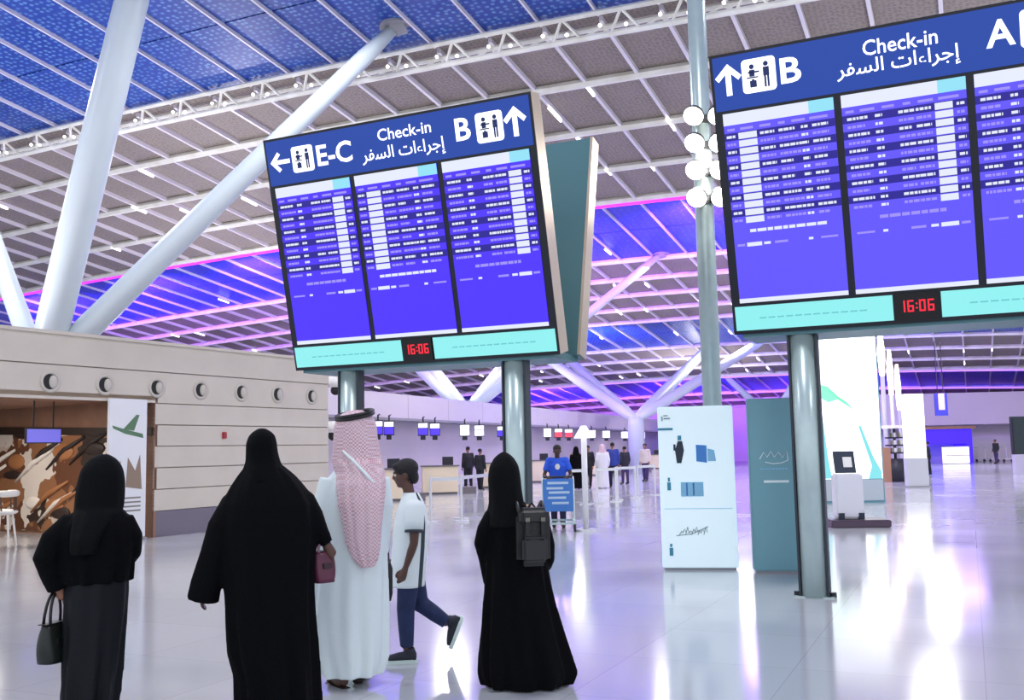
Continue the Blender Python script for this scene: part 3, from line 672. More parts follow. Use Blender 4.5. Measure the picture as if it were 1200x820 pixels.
print_(t, PG, [(0.05, 0.07, 1.88, 1.94), (0.08, 0.17, 1.9, 1.92), (0.08, 0.14, 1.94, 1.955)], 'logo')
print_(t, INK, [((0.24, 1.34), (0.30, 1.34), (0.34, 1.5), (0.32, 1.62), (0.26, 1.62), (0.22, 1.5)), (0.20, 0.23, 1.5, 1.58)], 'traveller_picture')
print_(t, PT, [(0.26, 0.31, 1.63, 1.69)], 'traveller_head')
print_(t, PB, [((0.5, 1.36), (0.64, 1.34), (0.64, 1.56), (0.5, 1.57))], 'luggage_picture')
print_(t, PC, [((0.65, 1.36), (0.76, 1.36), (0.74, 1.5), (0.65, 1.52))], 'small_luggage_picture')
print_(t, PC, [(0.28, 0.58, 0.92, 1.10)], 'counter_picture'); print_(t, PB, [(0.35, 0.37, 0.93, 1.09), (0.44, 0.46, 0.93, 1.09)], 'counter_lines')
print_(t, PT, [(0.1, 0.15, 1.0, 1.1), (0.11, 0.14, 1.11, 1.16), (0.1, 0.15, 0.18, 0.28), (0.11, 0.14, 0.29, 0.33)], 'small_figures')
print_(t, PC, [(0.05, 0.95, 0.765, 0.77)], 'rule')
mb = MB()
for k in range(9):
    x = (0.24+0.04*k)*L; h_ = 0.05+0.05*((k*7) % 3)/2
    mb.tube([(x, -0.004, 0.44+0.02*(k % 2)), (x+0.03, -0.004, 0.44+h_), (x+0.045, -0.004, 0.47)], 0.006, 5)
mb.tube([(0.2*L, -0.004, 0.43), (0.4*L, -0.004, 0.45), (0.62*L, -0.004, 0.54)], 0.006, 5)
part('handwritten_logo', mb, PG, t)
t, L = stand((884, 672), (946, 672), 2.12, STT, 'grey-green sign stand with a white logo next to the steel post')
WP = mat('print_white', (225, 240, 244), 0.5)
mb = MB()
pts = [(0.2, 1.38), (0.28, 1.46), (0.34, 1.40), (0.42, 1.47), (0.48, 1.40), (0.56, 1.46), (0.64, 1.39), (0.72, 1.47), (0.74, 1.36), (0.62, 1.33), (0.45, 1.32), (0.3, 1.34)]
mb.tube([(x*L, -0.004, z) for x, z in pts], 0.007, 5); part('logo', mb, WP, t)
print_(t, PC, [(0.2+0.06*k, 0.245+0.06*k, 1.25, 1.265) for k in range(9)], 'small_lettering'); print_(t, WP, [(0.26, 0.74, 1.09, 1.12)], 'white_bar')
# tall lamp post with flood lamps
P = ground(842, 652)
t = thing('lamp_post', 'tall steel lamp post with bright flood lamps behind the white stand', 'lamp post', P)
mb = MB(); mb.tube([(0, 0, 0), (0, 0, 10.5)], 0.135, 24); part('pole', mb, STEEL, t, True)
mb = MB(); mb.tube([(0, 0, 0), (0, 0, 0.04)], 0.26, 24); part('base_plate', mb, STEEL, t)
GLOW = mat('flood_lamp_glow', (255, 250, 240), 0.3, emit=(255, 246, 232), es=9.0); LH = mat('lamp_housing', (90, 92, 96), 0.4, metal=0.5)
for k, zc in enumerate((5.1, 5.5, 5.9, 6.3)):
    for s in (-1, 1):
        mb = MB(); mb.tube([(s*0.16, -0.12, zc), (s*0.16, -0.2, zc), (s*0.17, -0.34, zc-0.02)], [0.07, 0.12, 0.15], 20); hs_ = part('lamp_head', mb, LH, t, True)
        mb = MB(); mb.ball((s*0.17, -0.335, zc-0.02), (0.145, 0.04, 0.145), None, 20, 10); part('lens', mb, GLOW, hs_, True)
    mb = MB(); mb.tube([(0, 0, zc-0.06), (0, 0, zc+0.06)], 0.16, 20); mb.box((-0.2, -0.16, zc-0.03), (0.2, 0, zc+0.03)); part('bracket', mb, LH, t)
ld = bpy.data.lights.new('flood_lamp', 'POINT'); ld.energy = 120; ld.color = (1, 0.93, 0.85); ld.shadow_soft_size = 0.3; lo = bpy.data.objects.new('flood_lamp', ld); COL.objects.link(lo); lo.location = (P.x, P.y-0.6, 5.6)
# light box with green picture
P = ground(963, 590)
LBW = 1.66; LBH = 4.42
t = thing('light_box', 'tall glowing white light box with green leaf picture behind the steel post', 'light box', P)
boxpart('body', (0, 0, 0.0), (LBW, 0.7, LBH), mat('light_box_teal', (108, 158, 176), 0.35), t)
boxpart('lit_face', (0.04, -0.02, 0.62), (LBW-0.04, 0, LBH-0.06), mat('light_box_white', (255, 255, 255), 0.3, emit=(255, 255, 255), es=1.25), t)
boxpart('top_rail', (0, -0.03, LBH-0.06), (LBW, 0, LBH+0.02), mat('copper_rail', (190, 140, 120), 0.4), t)
boxpart('lower_panel', (0.04, -0.02, 0.06), (LBW-0.04, 0, 0.6), mat('light_box_base', (190, 200, 210), 0.3), t)
L = 1.0
GL = mat('leaf_green', (120, 220, 170), 0.4, emit=(130, 226, 180), es=0.8); GT = mat('leaf_teal', (110, 190, 190), 0.4, emit=(120, 196, 200), es=0.7)
Mx = Matrix.Translation((0, -0.02, 0)) @ FXZ
mb = MB(); mb.prism([(0.1, 2.75), (0.3, 2.62), (0.55, 2.7), (0.8, 2.62), (0.98, 2.4), (0.8, 2.52), (0.5, 2.85), (0.3, 3.05), (0.1, 3.1)], 0.001, 0.006, None, Mx); part('leaf_picture', mb, GL, t)
mb = MB(); mb.prism([(1.05, 2.0), (1.12, 2.0), (1.4, 1.2), (1.6, 0.8), (1.6, 0.62), (1.25, 0.62), (1.35, 0.95)], 0.001, 0.006, None, Mx); mb.prism([(0.1, 2.6), (0.22, 1.2), (0.3, 0.64), (0.1, 0.64)], 0.001, 0.006, None, Mx); part('stem_picture', mb, GT, t)
# self service machine on a dark platform
P = ground(1000, 617)
t = thing('service_machine', 'white self-service machine with a dark screen before the light box', 'kiosk', P, -0.1)
mb = MB(); o = boxpart('platform', (-0.45, -0.3, 0), (0.62, 0.5, 0.14), mat('platform_plum', (84, 66, 86), 0.4), t, None, 0.02)
boxpart('cabinet', (-0.3, -0.1, 0.16), (0.2, 0.3, 0.98), mat('machine_white', (236, 236, 244), 0.35), t, None, 0.03)
for x in (-0.27, 0.09): boxpart('foot', (x, -0.12, 0.14), (x+0.1, -0.02, 0.26), INK, t)
mb = MB(); mb.box((-0.3, -0.14, 0), (0.08, -0.1, 0.42), None, Matrix.Translation((0.02, 0.1, 0.96)) @ Matrix.Rotation(-0.35, 4, 'X')); part('screen', mb, INK, t)
mb = MB(); mb.box((-0.14, -0.15, 0.1), (0.02, -0.141, 0.3), None, Matrix.Translation((0.02, 0.1, 0.96)) @ Matrix.Rotation(-0.35, 4, 'X')); part('screen_page', mb, CUP, t)
# light columns with warm lamps receding down the right-hand aisle
WARM = mat('warm_lamp', (255, 240, 220), 0.3, emit=(255, 238, 214), es=4.0)
for n, (px, py, gy, lab) in enumerate(((1041, 415, 562, 'nearest'), (1050, 438, 556, 'middle'), (1058, 455, 551, 'farthest'))):
    P = ground(px, gy); sc = P.y/1155; hz = 527-0.02*(px-600); ztop = H+(hz-(py-28))*sc; zbot = H+(hz-(py+25))*sc
    t = thing('light_column', '%s of three slim columns with warm lamps along the right aisle' % lab, 'lamp', P, 0, 'slim warm light columns')
    mb = MB(); mb.tube([(0, 0, 0), (0, 0, zbot)], 0.09, 12); part('shaft', mb, mat('column_pale', (220, 220, 232), 0.3), t, True)
    mb = MB(); mb.tube([(0, 0, zbot), (0, 0, (zbot+ztop)/2), (0, 0, ztop)], [0.10, 0.16, 0.08], 14); part('lamp', mb, WARM, t, True)
    mb = MB(); mb.tube([(0, 0, 0), (0, 0, 0.05)], 0.24, 16); part('base', mb, CAPM, t)
# round snack kiosk
P = ground(1051, 564); 
t = thing('round_kiosk', 'small round kiosk with brown side and dark shelves under a white canopy', 'kiosk', P)
mb = MB(); mb.tube([(0, 0, 0), (0, 0, 0.9)], 0.42, 20); part('counter', mb, DKM, t, True)
mb = MB(); mb.box((-0.62, -0.3, 0), (-0.3, 0.3, 1.35)); part('side_panel', mb, mat('side_tan', (176, 130, 104), 0.5), t)
for k in range(3):
    mb = MB(); mb.tube([(0, 0, 1.1+0.3*k), (0, 0, 1.16+0.3*k)], 0.36, 20); part('shelf', mb, DKM, t)
    for j in range(4):
        mb = MB(); a = j*0.5+3.9; mb.tube([(0.28*math.cos(a), 0.28*math.sin(a), 1.16+0.3*k), (0.28*math.cos(a), 0.28*math.sin(a), 1.33+0.3*k)], 0.05, 8); part('jar', mb, CUP if j % 2 else mat('jar_olive', (120, 118, 92), 0.5), t)
mb = MB(); mb.tube([(0, 0, 0.9), (0, 0, 2.1)], 0.06, 10); part('stem', mb, DKM, t)
mb = MB(); mb.tube([(0, 0, 2.1), (0, 0, 2.22)], [0.65, 0.55], 22); part('canopy', mb, CUP, t)
# white column with a grey foot
P = ground(1076, 571)
t = thing('white_pillar', 'square glowing white pillar with a grey lower third in the right aisle', 'pillar', P)
boxpart('lit_shaft', (-0.3, 0, 1.0), (0.36, 0.3, 3.2), mat('pillar_white', (250, 250, 255), 0.4, emit=(250, 250, 255), es=0.95), t); boxpart('foot', (-0.32, -0.02, 0), (0.38, 0.32, 1.0), mat('pillar_grey', (206, 208, 216), 0.4), t)
boxpart('base', (-0.36, -0.06, 0), (0.42, 0.36, 0.05), CAPM, t)
# far violet shop
P0, P1 = ground(1086, 541), ground(1141, 539); Y = 70.0
A = at(1086, 541, Y); B = at(1141, 539, Y)
VSH = mat('shop_violet', (60, 30, 220), 0.4, emit=(62, 26, 240), es=0.8)
t = thing('violet_shop', 'far shop portal with glowing violet-blue frame', 'shop', (A.x, A.y, 0))
wv = B.x-A.x; hv = H+(517-503)/1155*Y
boxpart('back', (0.2, 2.0, 0), (wv-0.2, 2.2, hv), mat('shop_back', (196, 180, 226), 0.5), t)
boxpart('lintel', (0, 0, hv-1.05), (wv, 2.0, hv), VSH, t); boxpart('jamb', (wv-0.45, 0, 0), (wv, 2.0, hv-1.05), VSH, t); boxpart('jamb', (0, 0, 0), (0.2, 2.0, hv-1.05), VSH, t); boxpart('cornice', (-0.3, -0.2, hv), (wv+0.2, 2.2, hv+0.2), BROWN, t)
cx = at(1122, 540, Y-2).x - A.x
t2 = thing('white_counter', 'glowing white counter in front of the violet shop', 'counter', (A.x+cx, A.y-1.8, 0))
boxpart('body', (-0.8, -0.3, 0.05), (0.8, 0.3, 1.15), mat('counter_glow', (250, 245, 240), 0.4, emit=(255, 248, 238), es=0.9), t2); boxpart('top', (-0.85, -0.35, 1.15), (0.85, 0.35, 1.2), CAPM, t2); boxpart('kick', (-0.75, -0.26, 0), (0.75, 0.26, 0.05), CAPM, t2)
boxpart('shelf_line', (-0.8, -0.32, 0.55), (0.8, -0.3, 0.6), CAPM, t2)
# far lilac bulkhead above the aisle
mb = MB(); C = at(1000, 520, 74); mb.box((0, 0, 2.75), (22, 3, 5.1)); o = part('wall_aisle', mb, LIL, None, kind='structure'); o.location = (C.x, C.y, 0); o.rotation_euler.z = -0.12
mb = MB(); mb.box((0, 2.9, 0), (22, 3.0, 2.75)); part('lower_wall', mb, LIL, o)
C = at(1097, 490, 60)
t = thing('hanging_sign', 'blue framed sign hanging from the ceiling above the violet shop', 'sign', (C.x, C.y, 0))
zt, zb_ = at(1097, 461, 60).z, at(1097, 487, 60).z
boxpart('frame', (0, 0, zb_), (0.75, 0.12, zt), mat('frame_blue', (70, 80, 190), 0.4), t); boxpart('page', (0.2, -0.01, zb_+0.35), (0.58, 0, zt), CUP, t); 
for hx in (0.2, 0.55):
    mb = MB(); mb.tube([(hx, 0.06, zt), (hx, 0.06, zt+3.2)], 0.03, 6); part('hanger', mb, DKM, t)
# dark display at the right edge
P = at(1186, 538, 44); P.z = 0; P = ground(1191, 556)
t = thing('dark_display', 'dark upright display panel at the right edge of the hall', 'display', P)
boxpart('panel', (0, 0, 0.95), (1.5, 0.15, 2.55), mat('display_dark', (28, 44, 52), 0.2), t); boxpart('bezel', (-0.05, 0.02, 0.9), (1.55, 0.2, 2.6), DKM, t); boxpart('pedestal', (-0.02, -0.05, 0), (1.52, 0.25, 0.9), mat('pedestal_lilac', (196, 190, 214), 0.4), t)
# luggage trolleys parked at the far right
for n, px in enumerate((1147, 1163, 1179)):
    P = ground(px, 541)
    t = thing('parked_trolley', ('left', 'middle', 'right')[n]+' one of three pale trolleys parked before the far lilac wall', 'trolley', P, 0.0, 'parked trolleys')
    boxpart('deck', (-0.3, -0.45, 0.2), (0.3, 0.45, 0.25), RAIL, t)
    for x in (-0.28, 0.28):
        mb = MB(); mb.tube([(x, 0.42, 0.2), (x, 0.5, 1.05)], 0.03, 6); part('upright', mb, RAIL, t); mb = MB(); mb.ball((x, -0.3, 0.1), 0.1, None, 8, 6); part('wheel', mb, DKM, t)
    mb = MB(); mb.tube([(-0.3, 0.5, 1.05), (0.3, 0.5, 1.05)], 0.035, 6); part('handle', mb, RAIL, t)
# violet fill lights added over the far aisle, no fixtures
for xy in ((10, 40), (26, 58), (2, 58)):
    ld = bpy.data.lights.new('aisle_violet_fill', 'AREA'); ld.energy = 500; ld.size = 2; ld.color = (0.5, 0.3, 1); lo = bpy.data.objects.new('aisle_violet_fill', ld); COL.objects.link(lo); lo.location = (xy[0], xy[1], 7)
# ================================================================== PEOPLE
def fuse(mb, voxel, name, mt, parent, smooth=3, **kw):
    me = mb.mesh(name); ob = bpy.data.objects.new('fusing', me); COL.objects.link(ob)
    r = ob.modifiers.new('r', 'REMESH'); r.mode = 'VOXEL'; r.voxel_size = voxel; r.use_smooth_shade = True
    if smooth: s = ob.modifiers.new('s', 'SMOOTH'); s.iterations = smooth; s.factor = 0.5
    dg = bpy.context.evaluated_depsgraph_get(); dg.update()
    m2 = bpy.data.meshes.new_from_object(ob.evaluated_get(dg)); bpy.data.objects.remove(ob); m2.name = name
    m2.materials.clear(); m2.materials.append(mt); m2.polygons.foreach_set('use_smooth', [True]*len(m2.polygons))
    return link(name, m2, parent, **kw)
def V(*a): return Vector(a)
def hand(mb, wr, d, n, side, sc=1.0, curl=0.5):
    # wr wrist, d pointing direction, n palm normal (fingers curl towards it), side: unit vector to the thumb
    d = d.normalized(); side = (side - d*side.dot(d)).normalized(); n = side.cross(d) if side.cross(d).dot(n) > 0 else -side.cross(d)
    mb.tube([wr-d*0.02*sc, wr+d*0.03*sc, wr+d*0.085*sc, wr+d*0.1*sc], [0.026*sc, 0.034*sc, 0.038*sc, 0.02*sc], 10)
    for k, (off, L) in enumerate(((0.030, 0.072), (0.010, 0.082), (-0.010, 0.076), (-0.029, 0.060))):
        p = wr + d*0.088*sc + side*off*sc; pts = [p-d*0.01*sc]; dd = d.copy()
        for q in range(3):
            a = curl*(0.5+0.35*q); dd = (dd*math.cos(a) + n*math.sin(a)).normalized(); n2 = n - dd*n.dot(dd); n = n2.normalized() if n2.length > 1e-3 else n
            p = p + dd*(L*sc*(0.42, 0.33, 0.25)[q]); pts.append(p.copy())
        mb.tube(pts, [0.0100*sc, 0.0100*sc, 0.0092*sc, 0.0075*sc], 7)
        n = side.cross(d) if side.cross(d).dot(n) > 0 else -side.cross(d)
    p = wr + d*0.025*sc + side*0.025*sc
    mb.tube([p, p+side*0.028*sc+d*0.025*sc, p+side*0.036*sc+d*0.055*sc, p+side*0.030*sc+d*0.078*sc+n*0.012*sc], [0.014*sc, 0.012*sc, 0.0105*sc, 0.008*sc], 7)
def head(mb, c, f, sc=1.0, tilt=0.0):
    # c head centre, f facing direction (horizontal)
    f = Vector((f[0], f[1], 0)).normalized(); s = Vector((f.y, -f.x, 0)); u = Vector((0, 0, 1))
    f2 = f*math.cos(tilt) - u*math.sin(tilt); u2 = u*math.cos(tilt) + f*math.sin(tilt)
    M = Matrix(((s.x, f2.x, u2.x, c[0]), (s.y, f2.y, u2.y, c[1]), (s.z, f2.z, u2.z, c[2]), (0, 0, 0, 1)))
    b = lambda p, r: mb.ball(Vector(p)*sc, tuple(q*sc for q in (r if isinstance(r, tuple) else (r, r, r))), None, 16, 12, M)
    b((0, -0.008, 0.028), (0.075, 0.095, 0.085)); b((0, 0.030, -0.03), (0.062, 0.066, 0.075)); b((0, 0.058, -0.085), (0.034, 0.03, 0.026))
    b((0, 0.085, 0.03), (0.05, 0.018, 0.012)); b((0, 0.101, -0.012), (0.0125, 0.02, 0.022)); b((0, 0.093, 0.008), (0.009, 0.012, 0.024))
    b((0, 0.086, -0.048), (0.026, 0.012, 0.007)); b((0, 0.084, -0.060), (0.021, 0.012, 0.008)); b((0.032, 0.07, -0.022), (0.022, 0.02, 0.016)); b((-0.032, 0.07, -0.022), (0.022, 0.02, 0.016))
    for e in (-1, 1): b((e*0.077, -0.005, -0.008), (0.012, 0.022, 0.032))
    return M
def human(parent, J, skin, voxel=0.011, sc=1.0, face=(0, 1), tilt=0.0, hands=0.5, feet=True, wid=1.0):
    """One continuous body. J: pelvis, chest, neck, head, shoulder/elbow/wrist (l, r), hip/knee/ankle/toe (l, r)."""
    mb = MB(); g = {k: Vector(v) for k, v in J.items()}
    pv, ch, nk, hd = g['pelvis'], g['chest'], g['neck'], g['head']
    wst = pv.lerp(ch, 0.45)
    mb.tube([pv-V(0, 0, 0.10*sc), pv, wst, ch, nk-V(0, 0, 0.06*sc), nk], [(0.10*sc*wid, 0.08*sc), (0.155*sc*wid, 0.11*sc), (0.130*sc*wid, 0.095*sc), (0.165*sc*wid, 0.11*sc), (0.10*sc, 0.075*sc), (0.055*sc, 0.055*sc)], 18)
    mb.tube([nk-V(0, 0, 0.05*sc), nk.lerp(hd, 0.6)], 0.052*sc, 12); M = head(mb, hd, face, sc, tilt)
    for s, e in (('l', -1), ('r', 1)):
        sh, el, wr = g['shoulder_'+s], g['elbow_'+s], g['wrist_'+s]
        mb.tube([ch.lerp(nk, 0.5), sh], [0.07*sc, 0.058*sc], 10); mb.ball(sh, 0.058*sc)
        mb.tube([sh, sh.lerp(el, 0.4), el, el.lerp(wr, 0.3), wr], [0.054*sc, 0.050*sc, 0.038*sc, 0.039*sc, 0.025*sc], 12); mb.ball(el, 0.038*sc)
        d = (wr-el).normalized(); fwd = Vector((face[0], face[1], 0.0))
        hand(mb, wr, d, Vector((-e, 0, 0)) if abs(d.z) > 0.5 else Vector((0, 0, -1)), fwd if abs(d.z) > 0.5 else Vector((-e, 0, 0.3)), sc, hands)
        hp, kn, an, to = g['hip_'+s], g['knee_'+s], g['ankle_'+s], g['toe_'+s]
        mb.tube([pv, hp], 0.085*sc, 12)
        mb.tube([hp, hp.lerp(kn, 0.5), kn, kn.lerp(an, 0.35), an], [0.088*sc, 0.076*sc, 0.055*sc, 0.056*sc, 0.036*sc], 14); mb.ball(kn, 0.055*sc)
        if feet:
            dn = (to-an); heel = an - dn.normalized()*0.045*sc - V(0, 0, 0.03*sc); mb.tube([heel, an-V(0, 0, 0.025*sc), an.lerp(to, 0.6), to], [0.033*sc, 0.042*sc, (0.045*sc, 0.03*sc), 0.026*sc], 12)
    return fuse(mb, voxel, 'body', skin, parent, 2), M
def sm(t): return t*t*(3-2*t)
def robe(mb, rows, folds=9, amp=0.02, n=72, ph=0.0, top_free=0.35, cyo=0.0):
    """rows from the hem up: (z, x_left, x_right, half_depth[, y_centre])"""
    R = []; zs = [r[0] for r in rows]; z0, z1 = zs[0], zs[-1]; N = max(12, int((z1-z0)/0.022))
    for i in range(N+1):
        z = z0+(z1-z0)*i/N; k = max(j for j in range(len(rows)-1) if zs[j] <= z+1e-9); a, b = rows[k], rows[k+1]; t = min(1, max(0, (z-a[0])/(b[0]-a[0])))
        L_ = lambda q: a[q]+(b[q]-a[q])*t
        xl, xr, hd_ = L_(1), L_(2), L_(3); yc = (L_(4) if len(a) > 4 and len(b) > 4 else 0)+cyo
        cx, rx = (xl+xr)/2, (xr-xl)/2; f = max(0.0, 1-(z-z0)/((z1-z0)*(1-top_free))); A = amp*(0.25+0.75*f)
        ring = []
        for j in range(n):
            th = 2*math.pi*j/n; m_ = 1 + A/max(rx, 0.05)*(math.sin(folds*th+ph+1.5*f) * 0.6 + 0.4*math.sin((folds*2-3)*th+2.1*ph+0.8*z*3))
            ring.append(Vector((cx+rx*m_*math.cos(th), yc+hd_*m_*math.sin(th), z)))
        R.append(ring)
    mb.rings(R, n)
def face_yaw(P): return -math.atan2(P.x, P.y)
def standing(ht, lift=0.0, arms=None, stride=0.12, lean=0.0, w=1.0):
    k = ht/1.70
    J = dict(pelvis=(0, 0, 0.93*k), chest=(0, 0.01+lean*0.6, 1.28*k), neck=(0, lean, 1.44*k), head=(0, 0.025+lean, 1.585*k))
    for s, e in (('l', -1), ('r', 1)):
        J['shoulder_'+s] = (e*0.175*k*w, lean*0.9, 1.385*k); J['elbow_'+s] = (e*0.23*k*w, -0.03, 1.09*k); J['wrist_'+s] = (e*0.22*k*w, 0.08, 0.85*k)
        J['hip_'+s] = (e*0.09*k, 0, 0.88*k); J['knee_'+s] = (e*0.095*k, -e*stride*0.4, 0.48*k); J['ankle_'+s] = (e*0.09*k, -e*stride, 0.075*k); J['toe_'+s] = (e*0.10*k, -e*stride+0.17*k, 0.028*k)
    if arms: J.update(arms)
    return J
SK_T = mat('skin_tan', (150, 104, 82), 0.5); SK_B = mat('skin_brown', (92, 62, 52), 0.5); SK_D = mat('skin_dark', (70, 46, 40), 0.5)
ABA = mat('abaya_black', (5, 6, 9), 0.85, bump=0.25, bscale=60, spec=0.12); ABN = mat('abaya_navy_sheen', (8, 14, 21), 0.7, bump=0.25, bscale=50, spec=0.3); SCARF = mat('scarf_black', (6, 8, 10), 0.8, bump=0.3, bscale=70, spec=0.15)  # navy sheen of the black cloth put into the skirt's base colour
BLKSHOE = mat('shoe_black', (20, 20, 22), 0.4)
def shoes(parent, J, mt, sc=1.0, name='shoe', sole=None):
    for s in ('l', 'r'):
        an, to = Vector(J['ankle_'+s]), Vector(J['toe_'+s]); d = (to-an); d.normalize()
        dh = Vector((to.x-an.x, to.y-an.y, 0)); 
        up = Vector((0, 0, 1)); heel = an - d*0.06*sc - V(0, 0, 0.03*sc)
        mb = MB(); mb.tube([heel, an-V(0, 0, 0.01), an.lerp(to, 0.55)-V(0, 0, 0.0), to+d*0.02, to+d*0.035], [0.042*sc, 0.052*sc, (0.05*sc, 0.042*sc), 0.036*sc, 0.015*sc], 14)
        fuse(mb, 0.012, name, mt, parent, 2)
# ---- woman at the far left with black abaya
def px_rows(rows, s, x0, yg): return sorted([((yg-y)/s, (xl-x0)/s, (xr-x0)/s, hd_) + tuple(ex) for (y, xl, xr, hd_, *ex) in rows])
def pp(px, py, dep, s, x0, yg): return ((px-x0)/s, dep, (yg-py)/s)
P = ground(105, 835); s, x0, yg = 1155/P.y, 106, 835
t = thing('person', 'person at the far left in black abaya and skirt tinted with navy sheen, seen from behind', 'person', P, face_yaw(P))
q = lambda px, py, d=0: pp(px, py, d, s, x0, yg)
J = standing(1.53, arms={'shoulder_l': q(80, 622), 'elbow_l': q(60, 655, -0.04), 'wrist_l': q(70, 690, 0.0), 'shoulder_r': q(138, 622), 'elbow_r': q(146, 655, 0.03), 'wrist_r': q(138, 668, 0.2), 'head': q(114, 572, -0.01), 'neck': q(112, 604)}, w=0.85, stride=0.04); J['hip_l'] = (-0.05, 0, 0.8); J['hip_r'] = (0.05, 0, 0.8); J['knee_l'] = (-0.05, 0, 0.42); J['knee_r'] = (0.045, 0, 0.42); J['ankle_l'] = (-0.055, 0, 0.07); J['ankle_r'] = (0.05, 0, 0.07); J['toe_l'] = (-0.06, 0.14, 0.03); J['toe_r'] = (0.055, 0.14, 0.03)
human(t, J, SK_T, 0.012, 0.9)
mb = MB(); robe(mb, px_rows([(832, 80, 131, 0.13), (815, 77, 134, 0.135), (790, 77, 137, 0.14), (760, 77, 140, 0.145), (730, 77, 143, 0.15), (700, 77, 145, 0.155), (670, 80, 144, 0.15), (650, 86, 140, 0.13)], s, x0, yg), 8, 0.035, ph=0.6); fuse(mb, 0.012, 'skirt', ABN, t, 1)
mb = MB(); robe(mb, px_rows([(690, 74, 147, 0.165), (675, 71, 149, 0.165), (655, 66, 150, 0.165), (635, 66, 149, 0.16), (622, 70, 147, 0.15), (612, 79, 142, 0.13), (604, 92, 134, 0.10), (598, 100, 128, 0.07)], s, x0, yg), 10, 0.022, ph=0.3, top_free=0.2)
mb.tube([q(84, 620), q(64, 640, -0.03), q(57, 658, -0.04), q(64, 678, -0.02), q(70, 694, 0)], [0.075, 0.08, 0.078, 0.07, 0.062], 14)
mb.tube([q(136, 620), q(147, 640, 0.0), q(147, 658, 0.04), q(143, 668, 0.14), q(138, 668, 0.2)], [0.075, 0.07, 0.065, 0.055, 0.055], 14)
fuse(mb, 0.012, 'abaya', ABA, t, 2)
mb = MB(); robe(mb, px_rows([(655, 82, 108, 0.05, -0.17), (640, 81, 112, 0.06, -0.16), (620, 82, 128, 0.11, -0.07), (606, 84, 138, 0.125, -0.02), (590, 85, 139, 0.125), (575, 87, 139, 0.125), (562, 90, 137, 0.12), (553, 95, 133, 0.1), (547, 101, 127, 0.075), (543, 109, 120, 0.04)], s, x0, yg), 7, 0.008, ph=1); fuse(mb, 0.012, 'headscarf', SCARF, t, 2)
shoes(t, J, BLKSHOE, 0.9)
# her dark handbag
def handbag(label, P, rz_, wd, dp, ht, mt, strap, hh, trim=None):
    b = thing('handbag', label, 'bag', P, rz_)
    mb = MB(); n = 20; R = []
    for i in range(9):
        u = i/8; w_ = wd/2*(0.86+0.14*math.sin(math.pi*min(1, u*1.1)) - 0.10*max(0, u-0.8)*2); d_ = dp/2*(1-0.55*u**2)
        R.append([Vector((w_*math.copysign(abs(math.cos(2*math.pi*k/n))**0.5, math.cos(2*math.pi*k/n)), d_*math.copysign(abs(math.sin(2*math.pi*k/n))**0.7, math.sin(2*math.pi*k/n)), ht*u)) for k in range(n)])
    mb.rings(R, n); part('body', mb, mt, b, True)
    for sgn in (-1, 1):
        mb = MB(); mb.tube([(wd*0.3*math.cos(a), sgn*dp*0.2*(1-0.6*math.sin(a)), ht*0.96+hh*math.sin(a)) for a in [math.pi*k/10 for k in range(11)]], 0.009, 8); part('handle', mb, strap, b, True)
    mb = MB(); mb.box((-wd*0.46, -dp*0.25, ht*0.985), (wd*0.46, dp*0.25, ht*1.005)); part('zip_edge', mb, trim or strap, b)
    mb = MB(); mb.box((-wd*0.2, -dp*0.52, ht*0.45), (wd*0.2, -dp*0.40, ht*0.62)); part('front_pocket', mb, trim or strap, b)
    return b
Wm = Matrix.Translation(P) @ Matrix.Rotation(face_yaw(P), 4, 'Z')
hp = Wm @ Vector(q(68, 775, 0.02))
handbag('dark green-black handbag hanging from the hand of the person at the far left', hp, face_yaw(P)+0.9, 0.24, 0.13, 0.235, mat('bag_dark_green', (24, 30, 26), 0.4), mat('bag_strap_black', (16, 16, 18), 0.4), 0.19)
# ---- large woman in black
P = ground(318, 838); s, x0, yg = 1155/P.y, 313, 838
t = thing('person', 'person in a wide black cape-like abaya walking away, holding a plum handbag', 'person', P, face_yaw(P))
J = standing(1.66, arms={'shoulder_l': q(277, 598), 'elbow_l': q(252, 645, -0.02), 'wrist_l': q(240, 690, 0.02), 'shoulder_r': q(342, 602), 'elbow_r': q(364, 628, 0), 'wrist_r': q(374, 648, 0.02), 'head': q(301, 543, -0.01), 'neck': q(303, 572)}, w=1.1)
human(t, J, SK_B, 0.012, 0.98, wid=1.15)
mb = MB(); robe(mb, px_rows([(834, 277, 366, 0.18), (815, 275, 365, 0.18), (790, 273, 364, 0.185), (765, 265, 363, 0.19), (735, 262, 361, 0.195), (700, 260, 360, 0.2), (670, 256, 361, 0.205), (645, 252, 363, 0.21), (620, 253, 363, 0.21), (600, 256, 361, 0.2), (582, 264, 350, 0.18), (568, 273, 338, 0.155), (558, 281, 326, 0.13), (550, 288, 316, 0.09)], s, x0, yg), 9, 0.035, ph=1.4, top_free=0.3)
mb.tube([q(272, 596), q(258, 625, -0.02), q(249, 655, -0.03), q(241, 685, -0.02), q(237, 706, 0)], [0.08, 0.09, 0.082, 0.09, (0.095, 0.07)], 16)
mb.tube([q(334, 584), q(347, 600, 0.0), q(358, 618, 0), q(367, 634, 0), q(375, 648, 0.02)], [0.06, 0.085, 0.075, 0.055, 0.042], 14)
fuse(mb, 0.012, 'abaya', ABA, t, 2)
mb = MB(); robe(mb, px_rows([(575, 274, 338, 0.17), (563, 279, 328, 0.15), (552, 283, 322, 0.128), (540, 283, 319, 0.122), (530, 283, 318, 0.12), (522, 286, 316, 0.105), (516, 291, 311, 0.075), (513, 297, 305, 0.04)], s, x0, yg), 6, 0.006, ph=0.2); fuse(mb, 0.012, 'headscarf', ABA, t, 2)
shoes(t, J, BLKSHOE, 0.95)
